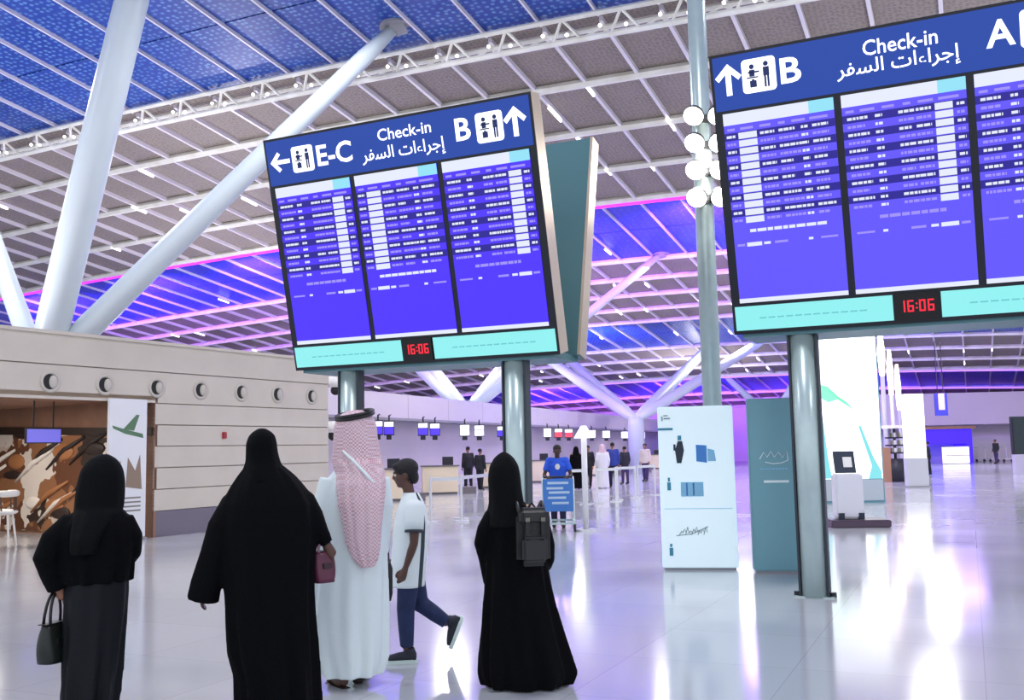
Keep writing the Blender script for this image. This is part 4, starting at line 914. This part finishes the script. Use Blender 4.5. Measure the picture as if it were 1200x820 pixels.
Wm = Matrix.Translation(P) @ Matrix.Rotation(face_yaw(P), 4, 'Z'); hp = Wm @ Vector(q(371, 693, 0.03))
handbag('small plum handbag held by the large person in black, beside the man in white', hp, face_yaw(P)+0.5, 0.15, 0.12, 0.19, mat('bag_plum', (92, 34, 62), 0.35), mat('bag_plum_strap', (150, 110, 128), 0.4), 0.075, mat('bag_plum_dark', (52, 22, 38), 0.4))
# ---- man in white thobe and red checked headcloth
THOBE = mat('thobe_white', (238, 250, 252), 0.7, bump=0.15, bscale=20)
def check_cloth():
    mt = mat('red_checked_cloth', (222, 196, 204), 0.8); nt = mt.node_tree; b = nt.nodes['Principled BSDF']
    tc = nt.nodes.new('ShaderNodeTexCoord'); ck = nt.nodes.new('ShaderNodeTexChecker'); ck.inputs['Scale'].default_value = 80; ck.inputs['Color1'].default_value = (*s2l((190, 110, 130)), 1); ck.inputs['Color2'].default_value = (*s2l((240, 228, 234)), 1)
    nt.links.new(tc.outputs['Object'], ck.inputs['Vector']); n = nt.nodes.new('ShaderNodeTexNoise'); n.inputs['Scale'].default_value = 7; nt.links.new(tc.outputs['Object'], n.inputs['Vector'])
    mx = nt.nodes.new('ShaderNodeMix'); mx.data_type = 'RGBA'; mx.inputs['B'].default_value = (*s2l((226, 200, 210)), 1); nt.links.new(n.outputs['Fac'], mx.inputs['Factor']); nt.links.new(ck.outputs['Color'], mx.inputs['A']); nt.links.new(mx.outputs['Result'], b.inputs['Base Color'])
    return mt
GHU = check_cloth()
P = ground(412, 803); s, x0, yg = 1155/P.y, 416, 803
t = thing('person', 'man in a long white thobe with red checked headcloth and black cord, walking away', 'person', P, face_yaw(P))
J = standing(1.76, arms={'shoulder_l': q(400, 578), 'elbow_l': q(386, 622, -0.03), 'wrist_l': q(385, 662, 0.06), 'shoulder_r': q(443, 578), 'elbow_r': q(451, 622, 0.02), 'wrist_r': q(451, 660, 0.1)}, stride=0.1)
J['ankle_l'] = q(405, 792, -0.02); J['toe_l'] = q(392, 799, 0.12); J['knee_l'] = q(400, 720, 0.02); J['ankle_r'] = q(425, 788, 0.1); J['toe_r'] = q(430, 795, 0.26); J['knee_r'] = q(425, 715, 0.08)
human(t, J, SK_B, 0.012, 1.03)
mb = MB(); robe(mb, px_rows([(791, 384, 448, 0.16), (775, 377, 454, 0.165), (750, 372, 456, 0.17), (720, 371, 457, 0.17), (690, 374, 457, 0.17), (660, 378, 457, 0.165), (630, 381, 457, 0.16), (600, 383, 457, 0.16), (582, 385, 456, 0.15), (568, 390, 452, 0.13), (557, 400, 442, 0.10), (548, 408, 433, 0.075)], s, x0, yg), 8, 0.034, ph=0.9, top_free=0.3)
mb.tube([q(394, 570), q(386, 600, -0.02), q(383, 625, -0.03), q(383, 645, 0.0), q(385, 660, 0.04)], [0.085, 0.078, 0.068, 0.056, 0.05], 14)
mb.tube([q(447, 570), q(452, 600, 0.0), q(452, 625, 0.03), q(452, 645, 0.06), q(452, 657, 0.09)], [0.085, 0.075, 0.062, 0.05, 0.048], 14)
fuse(mb, 0.012, 'thobe', THOBE, t, 2)
mb = MB(); robe(mb, px_rows([(575, 404, 452, 0.12, -0.06), (562, 398, 454, 0.145, -0.04), (550, 394, 453, 0.15, -0.02), (538, 395, 450, 0.145), (522, 396, 447, 0.14), (508, 397, 446, 0.135), (499, 400, 443, 0.12), (493, 407, 437, 0.09), (490, 415, 429, 0.04)], s, x0, yg), 11, 0.014, ph=0.4)
robe(mb, px_rows([(668, 428, 439, 0.012, -0.205), (655, 418, 445, 0.022, -0.203), (640, 411, 448, 0.032, -0.2), (620, 408, 450, 0.04, -0.195), (595, 402, 453, 0.055, -0.175), (575, 400, 455, 0.08, -0.13), (560, 400, 454, 0.1, -0.08)], s, x0, yg), 11, 0.032, ph=1.9, top_free=0.0)
fuse(mb, 0.0095, 'headcloth', GHU, t, 1)
mb = MB(); mb.tube([q(407, 537, -0.13), q(414, 544, -0.15), q(420, 550, -0.163), q(430, 561, -0.185), q(437, 569, -0.196), q(450, 583, -0.17)], [0.005, 0.010, 0.011, 0.011, 0.010, 0.005], 8); part('cloth_fold', mb, THOBE, t, True)
mb = MB(); c = Vector(q(421, 497, -0.005)); R_ = Matrix.Translation(c) @ Matrix.Rotation(math.radians(-10), 4, 'Y') @ Matrix.Rotation(math.radians(8), 4, 'X')
for dz in (0.0, 0.018):
    mb.tube([(0.128*math.cos(a), 0.128*math.sin(a), dz) for a in [2*math.pi*k/28 for k in range(29)]], 0.0125, 8, None, R_, False)
part('head_cord', mb, BLKSHOE, t, True)
for sd in ('l', 'r'):
    an, to = Vector(J['ankle_'+sd]), Vector(J['toe_'+sd]); d = (to-an); d.z = 0; d.normalize(); sx = Vector((d.y, -d.x, 0))
    z0 = min(to.z, an.z)-0.045
    mb = MB(); a0 = an - d*0.07; 
    mb.tube([Vector((a0.x, a0.y, z0+0.015)), Vector((an.x, an.y, z0+0.015)), Vector((to.x, to.y, z0+0.015)), Vector((to.x, to.y, z0+0.015))+d*0.04], [(0.035, 0.012), (0.04, 0.014), (0.048, 0.014), (0.02, 0.01)], 12)
    mb.tube([an.lerp(to, 0.6)+sx*0.05-V(0, 0, 0.02), an.lerp(to, 0.6)+V(0, 0, 0.03), an.lerp(to, 0.6)-sx*0.05-V(0, 0, 0.02)], 0.016, 8); part('sandal', mb, mat('sandal_brown', (46, 34, 32), 0.5), t, True)
Wm = Matrix.Translation(P) @ Matrix.Rotation(face_yaw(P), 4, 'Z'); hp = Wm @ Vector(q(461, 713, 0.10))
u_ = thing('folded_umbrella', 'slim dark folded umbrella between the man in white and the boy', 'umbrella', hp, 0)
mb = MB(); mb.tube([(0, 0, 0), (0, 0, 0.05), (-0.005, 0, 0.22), (-0.01, 0, 0.27)], [0.006, 0.018, 0.024, 0.012], 10); part('canopy', mb, BLKSHOE, u_, True)
mb = MB(); mb.tube([(-0.01, 0, 0.26), (-0.015, 0, 0.36)], 0.010, 8); part('handle', mb, mat('handle_plum', (80, 60, 76), 0.4), u_, True)
# ---- boy in white shirt and jeans, walking to the left
P = ground(476, 775); s, x0, yg = 1155/P.y, 480, 775
t = thing('person', 'boy in a white shirt with dark side stripe and blue jeans, striding left', 'person', P, face_yaw(P)+math.pi/2)
b_ = lambda px, py, d=0: (d, (x0-px)/s, (yg-py)/s)      # local +y is the walking direction, x negative towards the camera... left side of the boy
J = dict(pelvis=b_(484, 664), chest=b_(488, 612), neck=b_(487, 588), head=b_(480, 563),
    shoulder_l=b_(491, 600, -0.13), elbow_l=b_(490, 640, -0.17), wrist_l=b_(480, 668, -0.16), shoulder_r=b_(487, 600, 0.13), elbow_r=b_(482, 640, 0.17), wrist_r=b_(472, 660, 0.14),
    hip_l=b_(485, 668, -0.07), knee_l=b_(480, 715, -0.07), ankle_l=b_(481, 760, -0.06), toe_l=b_(462, 771, -0.07),
    hip_r=b_(486, 668, 0.07), knee_r=b_(497, 712, 0.06), ankle_r=b_(529, 736, 0.06), toe_r=b_(535, 757, 0.06))
bd, HM = human(t, J, SK_B, 0.009, 0.84, (0, 1), 0.18, 0.5, feet=False, wid=0.9)
# hair cap, eyes
mb = MB(); sc = 0.84
mb.ball(V(0, -0.026, 0.048)*sc, (0.092*sc, 0.112*sc, 0.094*sc), None, 20, 14, HM); mb.ball(V(0, 0.045, 0.085)*sc, (0.062*sc, 0.055*sc, 0.034*sc), None, 16, 10, HM); mb.ball(V(0, -0.075, -0.03)*sc, (0.068*sc, 0.05*sc, 0.075*sc), None, 16, 10, HM)
fuse(mb, 0.010, 'hair', mat('hair_black', (16, 15, 17), 0.6, bump=0.6, bscale=90), t, 1)
for e in (-1, 1):
    mb = MB(); mb.ball(V(e*0.030, 0.083, 0.010)*sc, 0.0125*sc, None, 10, 8, HM); part('eye', mb, mat('eye_white', (230, 226, 222), 0.3), bd, True)
    mb = MB(); mb.ball(V(e*0.030, 0.0935, 0.010)*sc, 0.0055*sc, None, 8, 6, HM); part('iris', mb, BLKSHOE, bd, True)
    mb = MB(); mb.tube([V(e*0.015, 0.092, 0.032)*sc, V(e*0.032, 0.090, 0.037)*sc, V(e*0.048, 0.08, 0.032)*sc], 0.005*sc, 6, None, HM); part('eyebrow', mb, BLKSHOE, bd, True)
# shirt: torso loft in the boy's own frame
SHIRT = mat('shirt_white', (236, 246, 246), 0.7, bump=0.1, bscale=25); STRIPE = mat('shirt_stripe_dark', (52, 62, 72), 0.7)
def shirt(rows, n=40):
    mb = MB(); R = []
    zs = [r[0] for r in rows]; N = 36
    for i in range(N+1):
        z = zs[0]+(zs[-1]-zs[0])*i/N; k = max(j for j in range(len(rows)-1) if zs[j] <= z+1e-9); a, b = rows[k], rows[k+1]; u = (z-a[0])/(b[0]-a[0])
        yb_, yf, hx = [a[q2]+(b[q2]-a[q2])*u for q2 in (1, 2, 3)]
        R.append([Vector((hx*math.cos(2*math.pi*j/n)*(1+0.02*math.sin(5*2*math.pi*j/n+z*6)), (yb_+yf)/2+(yf-yb_)/2*math.sin(2*math.pi*j/n), z)) for j in range(n)])
    vv = [p for r in R for p in r]
    for i in range(N):
        for j in range(n):
            ang = (j+0.5)/n*360
            stripe = (214 < ang < 236) or (304 < ang < 326)
            mb.add([R[i][j], R[i][(j+1) % n], R[i+1][(j+1) % n], R[i+1][j]], [(0, 1, 2, 3)], STRIPE if stripe else SHIRT)
    mb.add(R[-1], [tuple(range(n))], SHIRT); mb.add(R[0], [tuple(range(n))], SHIRT)
    me = mb.mesh('shirt', None, True); bm = bmesh.new(); bm.from_mesh(me); bmesh.ops.remove_doubles(bm, verts=bm.verts, dist=0.0005); bmesh.ops.recalc_face_normals(bm, faces=bm.faces); bm.to_mesh(me); bm.free(); return me
rows = sorted([((yg-y)/s, (x0-xb)/s, (x0-xf)/s, hx) for (y, xb, xf, hx) in ((690, 502, 463, 0.168), (670, 504, 463, 0.168), (645, 506, 465, 0.16), (620, 507, 467, 0.155), (603, 505, 471, 0.15), (593, 501, 475, 0.12), (584, 496, 478, 0.065))])
link('shirt', shirt(rows), t)
for sd in ('l', 'r'):
    sh, el = Vector(J['shoulder_'+sd]), Vector(J['elbow_'+sd]); mb = MB(); mb.tube([sh+V(0, 0, 0.055), sh+V(0, 0, 0.035), sh, sh.lerp(el, 0.4), sh.lerp(el, 0.66)], [0.03, 0.06, 0.075, 0.072, 0.069], 16); part('sleeve', mb, SHIRT, t, True)
    mb = MB(); mb.tube([sh.lerp(el, 0.63), sh.lerp(el, 0.70)], 0.071, 16); part('sleeve_band', mb, STRIPE, t, True)
JEAN = mat('jeans_blue', (30, 44, 84), 0.8, noise=0.2, nscale=12)
mb = MB(); hpv = Vector(J['pelvis'])
mb.tube([hpv+V(0, 0, 0.04), hpv-V(0, 0, 0.04), hpv-V(0, 0, 0.13)], [(0.125, 0.08), (0.135, 0.085), (0.11, 0.08)], 16)
for sd in ('l', 'r'):
    hp_, kn, an = [Vector(J[k+sd]) for k in ('hip_', 'knee_', 'ankle_')]
    mb.tube([hp_+V(0, 0, 0.02), hp_.lerp(kn, 0.5), kn, kn.lerp(an, 0.5), kn.lerp(an, 0.93)], [0.082, 0.08, 0.068, 0.06, 0.05], 14); mb.ball(kn, 0.067)
fuse(mb, 0.011, 'jeans', JEAN, t, 2)
SNK = mat('sneaker_dark', (34, 38, 48), 0.6); SOLE = mat('sneaker_sole', (214, 232, 226), 0.5)
for sd in ('l', 'r'):
    an, to = Vector(J['ankle_'+sd]), Vector(J['toe_'+sd]); d = (to-an).normalized()
    if sd == 'l': fwd = V(0, 1, 0); upv = V(0, 0, 1); base = V(an.x, an.y-0.05, 0.0)
    else: fwd = V(0, -0.38, -0.92).normalized(); fwd = V(0, -0.30+0.62, -0.80).normalized(); upv = V(1, 0, 0).cross(fwd).normalized(); base = an - upv*0.095 - fwd*0.055
    sx = fwd.cross(upv); Ms = Matrix(((sx.x, fwd.x, upv.x, base.x), (sx.y, fwd.y, upv.y, base.y), (sx.z, fwd.z, upv.z, base.z), (0, 0, 0, 1)))
    sh_ = MB(); sh_.tube([(0, -0.02, 0.045), (0, 0.03, 0.05), (0, 0.10, 0.05), (0, 0.17, 0.04), (0, 0.205, 0.035)], [(0.03, 0.03), (0.038, 0.036), (0.042, 0.034), (0.04, 0.026), (0.02, 0.015)], 14, None, Ms); sh_.tube([(0, 0.02, 0.05), (0, 0.035, 0.11)], [0.042, 0.04], 14, None, Ms)
    so = fuse(sh_, 0.009, 'sneaker', SNK, t, 2)
    mb = MB(); mb.prism([(0.035*math.cos(a)*(1.15 if 0.2 < math.sin(a) else 1.0), 0.095+0.128*math.sin(a)) for a in [2*math.pi*k/20 for k in range(20)]], 0.0, 0.028, None, Ms); part('sole', mb, SOLE, so)
# ---- woman with backpack
P = ground(608, 803); s, x0, yg = 1155/P.y, 601, 803
t = thing('person', 'person in a flowing black abaya wearing a dark backpack, seen from behind', 'person', P, face_yaw(P))
J = standing(1.50, arms={'shoulder_l': q(577, 612), 'elbow_l': q(564, 642, -0.02), 'wrist_l': q(570, 672, 0.08), 'shoulder_r': q(622, 612), 'elbow_r': q(634, 645, -0.02), 'wrist_r': q(630, 672, 0.1), 'head': q(589, 566, -0.01), 'neck': q(592, 594)}, w=0.85)
human(t, J, SK_T, 0.012, 0.88)
mb = MB(); robe(mb, px_rows([(801, 562, 658, 0.22), (788, 558, 664, 0.225), (770, 558, 659, 0.215), (740, 560, 651, 0.2), (715, 562, 645, 0.19), (690, 565, 640, 0.175), (665, 567, 636, 0.165), (640, 567, 634, 0.155), (622, 569, 630, 0.145), (608, 574, 624, 0.125), (599, 582, 614, 0.09), (592, 590, 605, 0.06)], s, x0, yg), 9, 0.042, ph=2.2, top_free=0.3)
mb.tube([q(577, 610), q(567, 628, -0.02), q(563, 642, -0.02), q(567, 660, 0.03), q(571, 690, 0.06)], [0.065, 0.066, 0.062, 0.058, 0.05], 14)
mb.tube([q(622, 610), q(632, 628, -0.02), q(636, 646, -0.02), q(636, 662, 0.03), q(633, 672, 0.08)], [0.065, 0.06, 0.058, 0.056, 0.052], 14)
fuse(mb, 0.012, 'abaya', ABA, t, 2)
mb = MB(); robe(mb, px_rows([(625, 566, 622, 0.16), (610, 568, 615, 0.14), (597, 571, 611, 0.13), (583, 571, 609, 0.125), (568, 570, 608, 0.122), (555, 572, 606, 0.115), (546, 577, 601, 0.085), (540, 583, 595, 0.045), (538, 587, 591, 0.02)], s, x0, yg), 6, 0.008, ph=0.7); fuse(mb, 0.012, 'headscarf', SCARF, t, 2)
shoes(t, J, BLKSHOE, 0.88)
Wm = Matrix.Translation(P) @ Matrix.Rotation(face_yaw(P), 4, 'Z'); hp = Wm @ Vector(q(620, 665, -0.225))
bp_ = thing('backpack', 'dark grey backpack on the back of the person in the flowing abaya', 'backpack', hp, face_yaw(P)+0.15)
BPK = mat('backpack_grey', (22, 22, 26), 0.45, bump=0.2, bscale=40); BPL = mat('backpack_buckle', (120, 116, 108), 0.3, metal=0.6); BPP = mat('backpack_pocket', (32, 32, 35), 0.4)
mb = MB(); mb.box((-0.11, -0.07, 0), (0.11, 0.06, 0.36)); o = part('sack', mb, BPK, bp_); bevel(o, 0.045, 4)
mb = MB(); mb.box((-0.085, -0.105, 0.03), (0.085, -0.06, 0.19)); o = part('front_pocket', mb, BPP, bp_); bevel(o, 0.02, 3)
mb = MB(); mb.box((-0.1, -0.095, 0.26), (0.1, 0.03, 0.375)); o = part('flap', mb, BPP, bp_); bevel(o, 0.03, 3)
for x in (-0.05, 0.05):
    mb = MB(); mb.box((x-0.012, -0.108, 0.2), (x+0.012, -0.085, 0.32)); part('strap', mb, BPK, bp_); mb = MB(); mb.box((x-0.014, -0.114, 0.29), (x+0.014, -0.095, 0.315)); part('buckle', mb, BPL, bp_)
    mb = MB(); mb.tube([(x*1.6, 0.03, 0.34), (x*1.7, 0.13, 0.40), (x*1.8, 0.27, 0.36)], 0.014, 8); part('shoulder_strap', mb, BPK, bp_, True)
mb = MB(); mb.tube([(-0.03, 0.02, 0.36), (0, 0.02, 0.405), (0.03, 0.02, 0.36)], 0.008, 6); part('grab_loop', mb, BPK, bp_, True)
# ---- worker with trolley
P = ground(655, 617.5); s = 1155/P.y
BLU = mat('shirt_blue', (36, 88, 216), 0.7, bump=0.1); NVY = mat('trousers_navy', (26, 28, 58), 0.8)
t = thing('person', 'worker in a bright blue shirt pushing a trolley towards the viewer', 'person', P, math.pi + face_yaw(P))
J = standing(1.62, arms={'elbow_l': (-0.27, 0.06, 1.03), 'wrist_l': (-0.2, 0.3, 0.98), 'elbow_r': (0.27, 0.06, 1.03), 'wrist_r': (0.2, 0.3, 0.98)}, stride=0.08)
bd, HM = human(t, J, SK_D, 0.014, 0.96)
mb = MB(); mb.ball(V(0, -0.015, 0.055), (0.084, 0.104, 0.076), None, 16, 12, HM); part('hair', mb, MATS['hair_black'], t, True)
def outfit(t, J, top, trou, sc=1.0, sleeve=0.7, vox=0.016):
    mb = MB(); pv, ch, nk = Vector(J['pelvis']), Vector(J['chest']), Vector(J['neck'])
    mb.tube([pv-V(0, 0, 0.12), pv, pv.lerp(ch, 0.5), ch, nk-V(0, 0, 0.05), nk-V(0, 0, 0.0)], [(0.19*sc, 0.135*sc), (0.185*sc, 0.135*sc), (0.175*sc, 0.125*sc), (0.195*sc, 0.13*sc), (0.12*sc, 0.09*sc), (0.065*sc, 0.065*sc)], 18)
    for sd in ('l', 'r'):
        sh, el, wr = [Vector(J[k+sd]) for k in ('shoulder_', 'elbow_', 'wrist_')]
        mb.tube([ch.lerp(nk, 0.45), sh], [0.09*sc, 0.078*sc], 12); mb.ball(sh, 0.076*sc); mb.tube([sh, sh.lerp(el, sleeve)] if sleeve < 1 else [sh, el, el.lerp(wr, 0.9)], [0.074*sc, 0.068*sc] if sleeve < 1 else [0.072*sc, 0.058*sc, 0.046*sc], 12)
    fuse(mb, vox, 'shirt', top, t, 2)
    mb = MB(); mb.tube([pv+V(0, 0, 0.05), pv-V(0, 0, 0.1)], [(0.165*sc, 0.12*sc), (0.17*sc, 0.125*sc)], 16)
    for sd in ('l', 'r'):
        a, b, c = [Vector(J[k+sd]) for k in ('hip_', 'knee_', 'ankle_')]; mb.tube([a, a.lerp(b, 0.5), b, c+V(0, 0, 0.02)], [0.102*sc, 0.09*sc, 0.076*sc, 0.062*sc], 14)
    fuse(mb, vox, 'trousers', trou, t, 2)
outfit(t, J, BLU, NVY, 0.97); shoes(t, J, BLKSHOE, 0.95)
mb = MB(); mb.prism([(0.05*math.cos(a), 1.2+0.06*math.sin(a)) for a in [2*math.pi*k/12 for k in range(12)]], 0, 0.01, None, Matrix.Translation((0, 0.148, 0)) @ FXZ); part('chest_badge', mb, CUP, t)
R_ = math.pi + face_yaw(P); Pt = P + Matrix.Rotation(R_, 3, 'Z') @ V(0, 0.62, 0)
tr = thing('luggage_trolley', 'luggage trolley with a blue board pushed by the worker in blue', 'trolley', (Pt.x, Pt.y, 0), R_)
TRB = mat('trolley_board_blue', (70, 130, 210), 0.4); 
boxpart('advert_board', (-0.29, 0.20, 0.36), (0.29, 0.23, 0.98), TRB, tr, None, 0.008)
Mtr = Matrix(((-1, 0, 0, 0), (0, 0, 1, 0.23), (0, 1, 0, 0), (0, 0, 0, 1)))
mb = MB()
for k, (x0_, x1_, z_) in enumerate(((-0.2, 0.2, 0.88), (-0.22, 0.1, 0.78), (-0.18, 0.22, 0.70), (-0.2, 0.15, 0.60), (-0.12, 0.2, 0.50))): mb.box((x0_, z_, 0.0), (x1_, z_+0.045, 0.006), None, Mtr)
part('board_print', mb, mat('trolley_print', (190, 216, 240), 0.4), tr)
for x in (-0.3, 0.3):
    mb = MB(); mb.tube([(x, -0.3, 1.0), (x, 0.0, 0.9), (x, 0.17, 0.2), (x, 0.6, 0.16)], 0.018, 10); part('side_rail', mb, STEEL, tr, True)
    for y in (-0.15, 0.55):
        mb = MB(); mb.tube([(x-0.02, y, 0.08), (x+0.02, y, 0.08)], 0.08, 16); part('wheel', mb, DKM, tr)
        mb = MB(); mb.tube([(x, y, 0.08), (x, y, 0.17)], 0.014, 8); part('fork', mb, STEEL, tr)
mb = MB(); mb.tube([(-0.3, -0.3, 1.0), (0.3, -0.3, 1.0)], 0.024, 10); part('handle', mb, DKM, tr, True)
mb = MB()
for k in range(5): mb.tube([(-0.28+0.14*k, -0.18, 0.17), (-0.28+0.14*k, 0.6, 0.16)], 0.012, 8)
mb.box((-0.3, -0.2, 0.15), (0.3, -0.17, 0.19)); mb.box((-0.3, 0.57, 0.14), (0.3, 0.6, 0.18)); part('deck', mb, STEEL, tr)
mb = MB(); mb.tube([(-0.28, 0.19, 0.95), (-0.28, 0.17, 0.3)], 0.014, 8); mb.tube([(0.28, 0.19, 0.95), (0.28, 0.17, 0.3)], 0.014, 8); part('board_bracket', mb, STEEL, tr)
# ---- travellers far away at the desks
def far_person(px, fy, ht, rot, label, top, trou, robe_mt=None, hair=None, skin=None, scarf=None):
    P = ground(px, fy); t = thing('person', label, 'person', P, rot, 'travellers at the check-in desks')
    J = standing(ht, stride=0.07); bd, HM = human(t, J, skin or SK_T, 0.022, ht/1.72)
    k = ht/1.7
    if robe_mt:
        mb = MB(); robe(mb, [(0.03, -0.24*k, 0.24*k, 0.2*k), (0.9*k, -0.2*k, 0.2*k, 0.15*k), (1.3*k, -0.23*k, 0.23*k, 0.14*k), (1.40*k, -0.18*k, 0.18*k, 0.11*k), (1.47*k, -0.07*k, 0.07*k, 0.07*k)], 7, 0.015, 28)
        for sd in ('l', 'r'): mb.tube([J['shoulder_'+sd], J['elbow_'+sd], J['wrist_'+sd]], [0.075*k, 0.07*k, 0.065*k], 10)
        fuse(mb, 0.022, 'robe', robe_mt, t, 2)
        mb = MB(); robe(mb, [(1.38*k, -0.17*k, 0.17*k, 0.14*k), (1.5*k, -0.12*k, 0.12*k, 0.13*k, -0.015), (1.64*k, -0.105*k, 0.105*k, 0.125*k, -0.015), (1.72*k, -0.05*k, 0.05*k, 0.06*k, -0.01)], 5, 0.006, 24); fuse(mb, 0.02, 'headscarf', scarf or robe_mt, t, 2)
    else:
        outfit(t, J, top, trou, k, 1.2, 0.022)
        mb = MB(); mb.ball(V(0, -0.02, 0.05)*k, (0.086*k, 0.104*k, 0.082*k), None, 12, 10, HM); part('hair', mb, MATS['hair_black'], t, True)
    shoes(t, J, BLKSHOE, k)
SUIT = mat('suit_black', (24, 26, 36), 0.7); WHT = mat('thobe_far', (226, 224, 232), 0.7); DBL = mat('shirt_deep_blue', (40, 60, 150), 0.7); PUR = mat('trousers_plum', (58, 44, 92), 0.7); BEI = mat('shirt_beige', (206, 196, 182), 0.7)
far_person(549, 573, 1.72, 0.4, 'dark-clothed traveller with head bare, left of the pair beside the backpack wearer', SUIT, SUIT)
far_person(563, 574, 1.62, -0.5, 'dark-clothed traveller, right one of the pair beside the backpack wearer', SUIT, SUIT)
far_person(597, 574, 1.6, 0.2, 'dark-clothed traveller half hidden by the left flight board\'s right post', SUIT, SUIT)
far_person(676, 573, 1.62, 0.2, 'traveller in black robe just right of the worker with the trolley', None, None, ABA)
far_person(690, 572, 1.66, 2.8, 'traveller in dark suit beside the slim white post', SUIT, SUIT)
far_person(707, 572, 1.7, 0.1, 'traveller in white robe at the far desks', None, None, WHT, None, None, GHU)
far_person(719, 571, 1.76, 0.0, 'traveller in deep blue shirt at the far desks', DBL, NVY)
far_person(733, 567, 1.6, 0.4, 'traveller in black robe and plum trousers near the deep blue shirt', SUIT, PUR)
far_person(757, 564, 1.72, 2.6, 'traveller in beige shirt farthest right by the white stand', BEI, PUR)
far_person(1089, 556, 1.55, 1.2, 'dark-clothed traveller beside the glowing white pillar', SUIT, SUIT)
far_person(1168, 543, 1.6, 2.0, 'traveller behind the parked trolleys at the far right', SUIT, PUR)
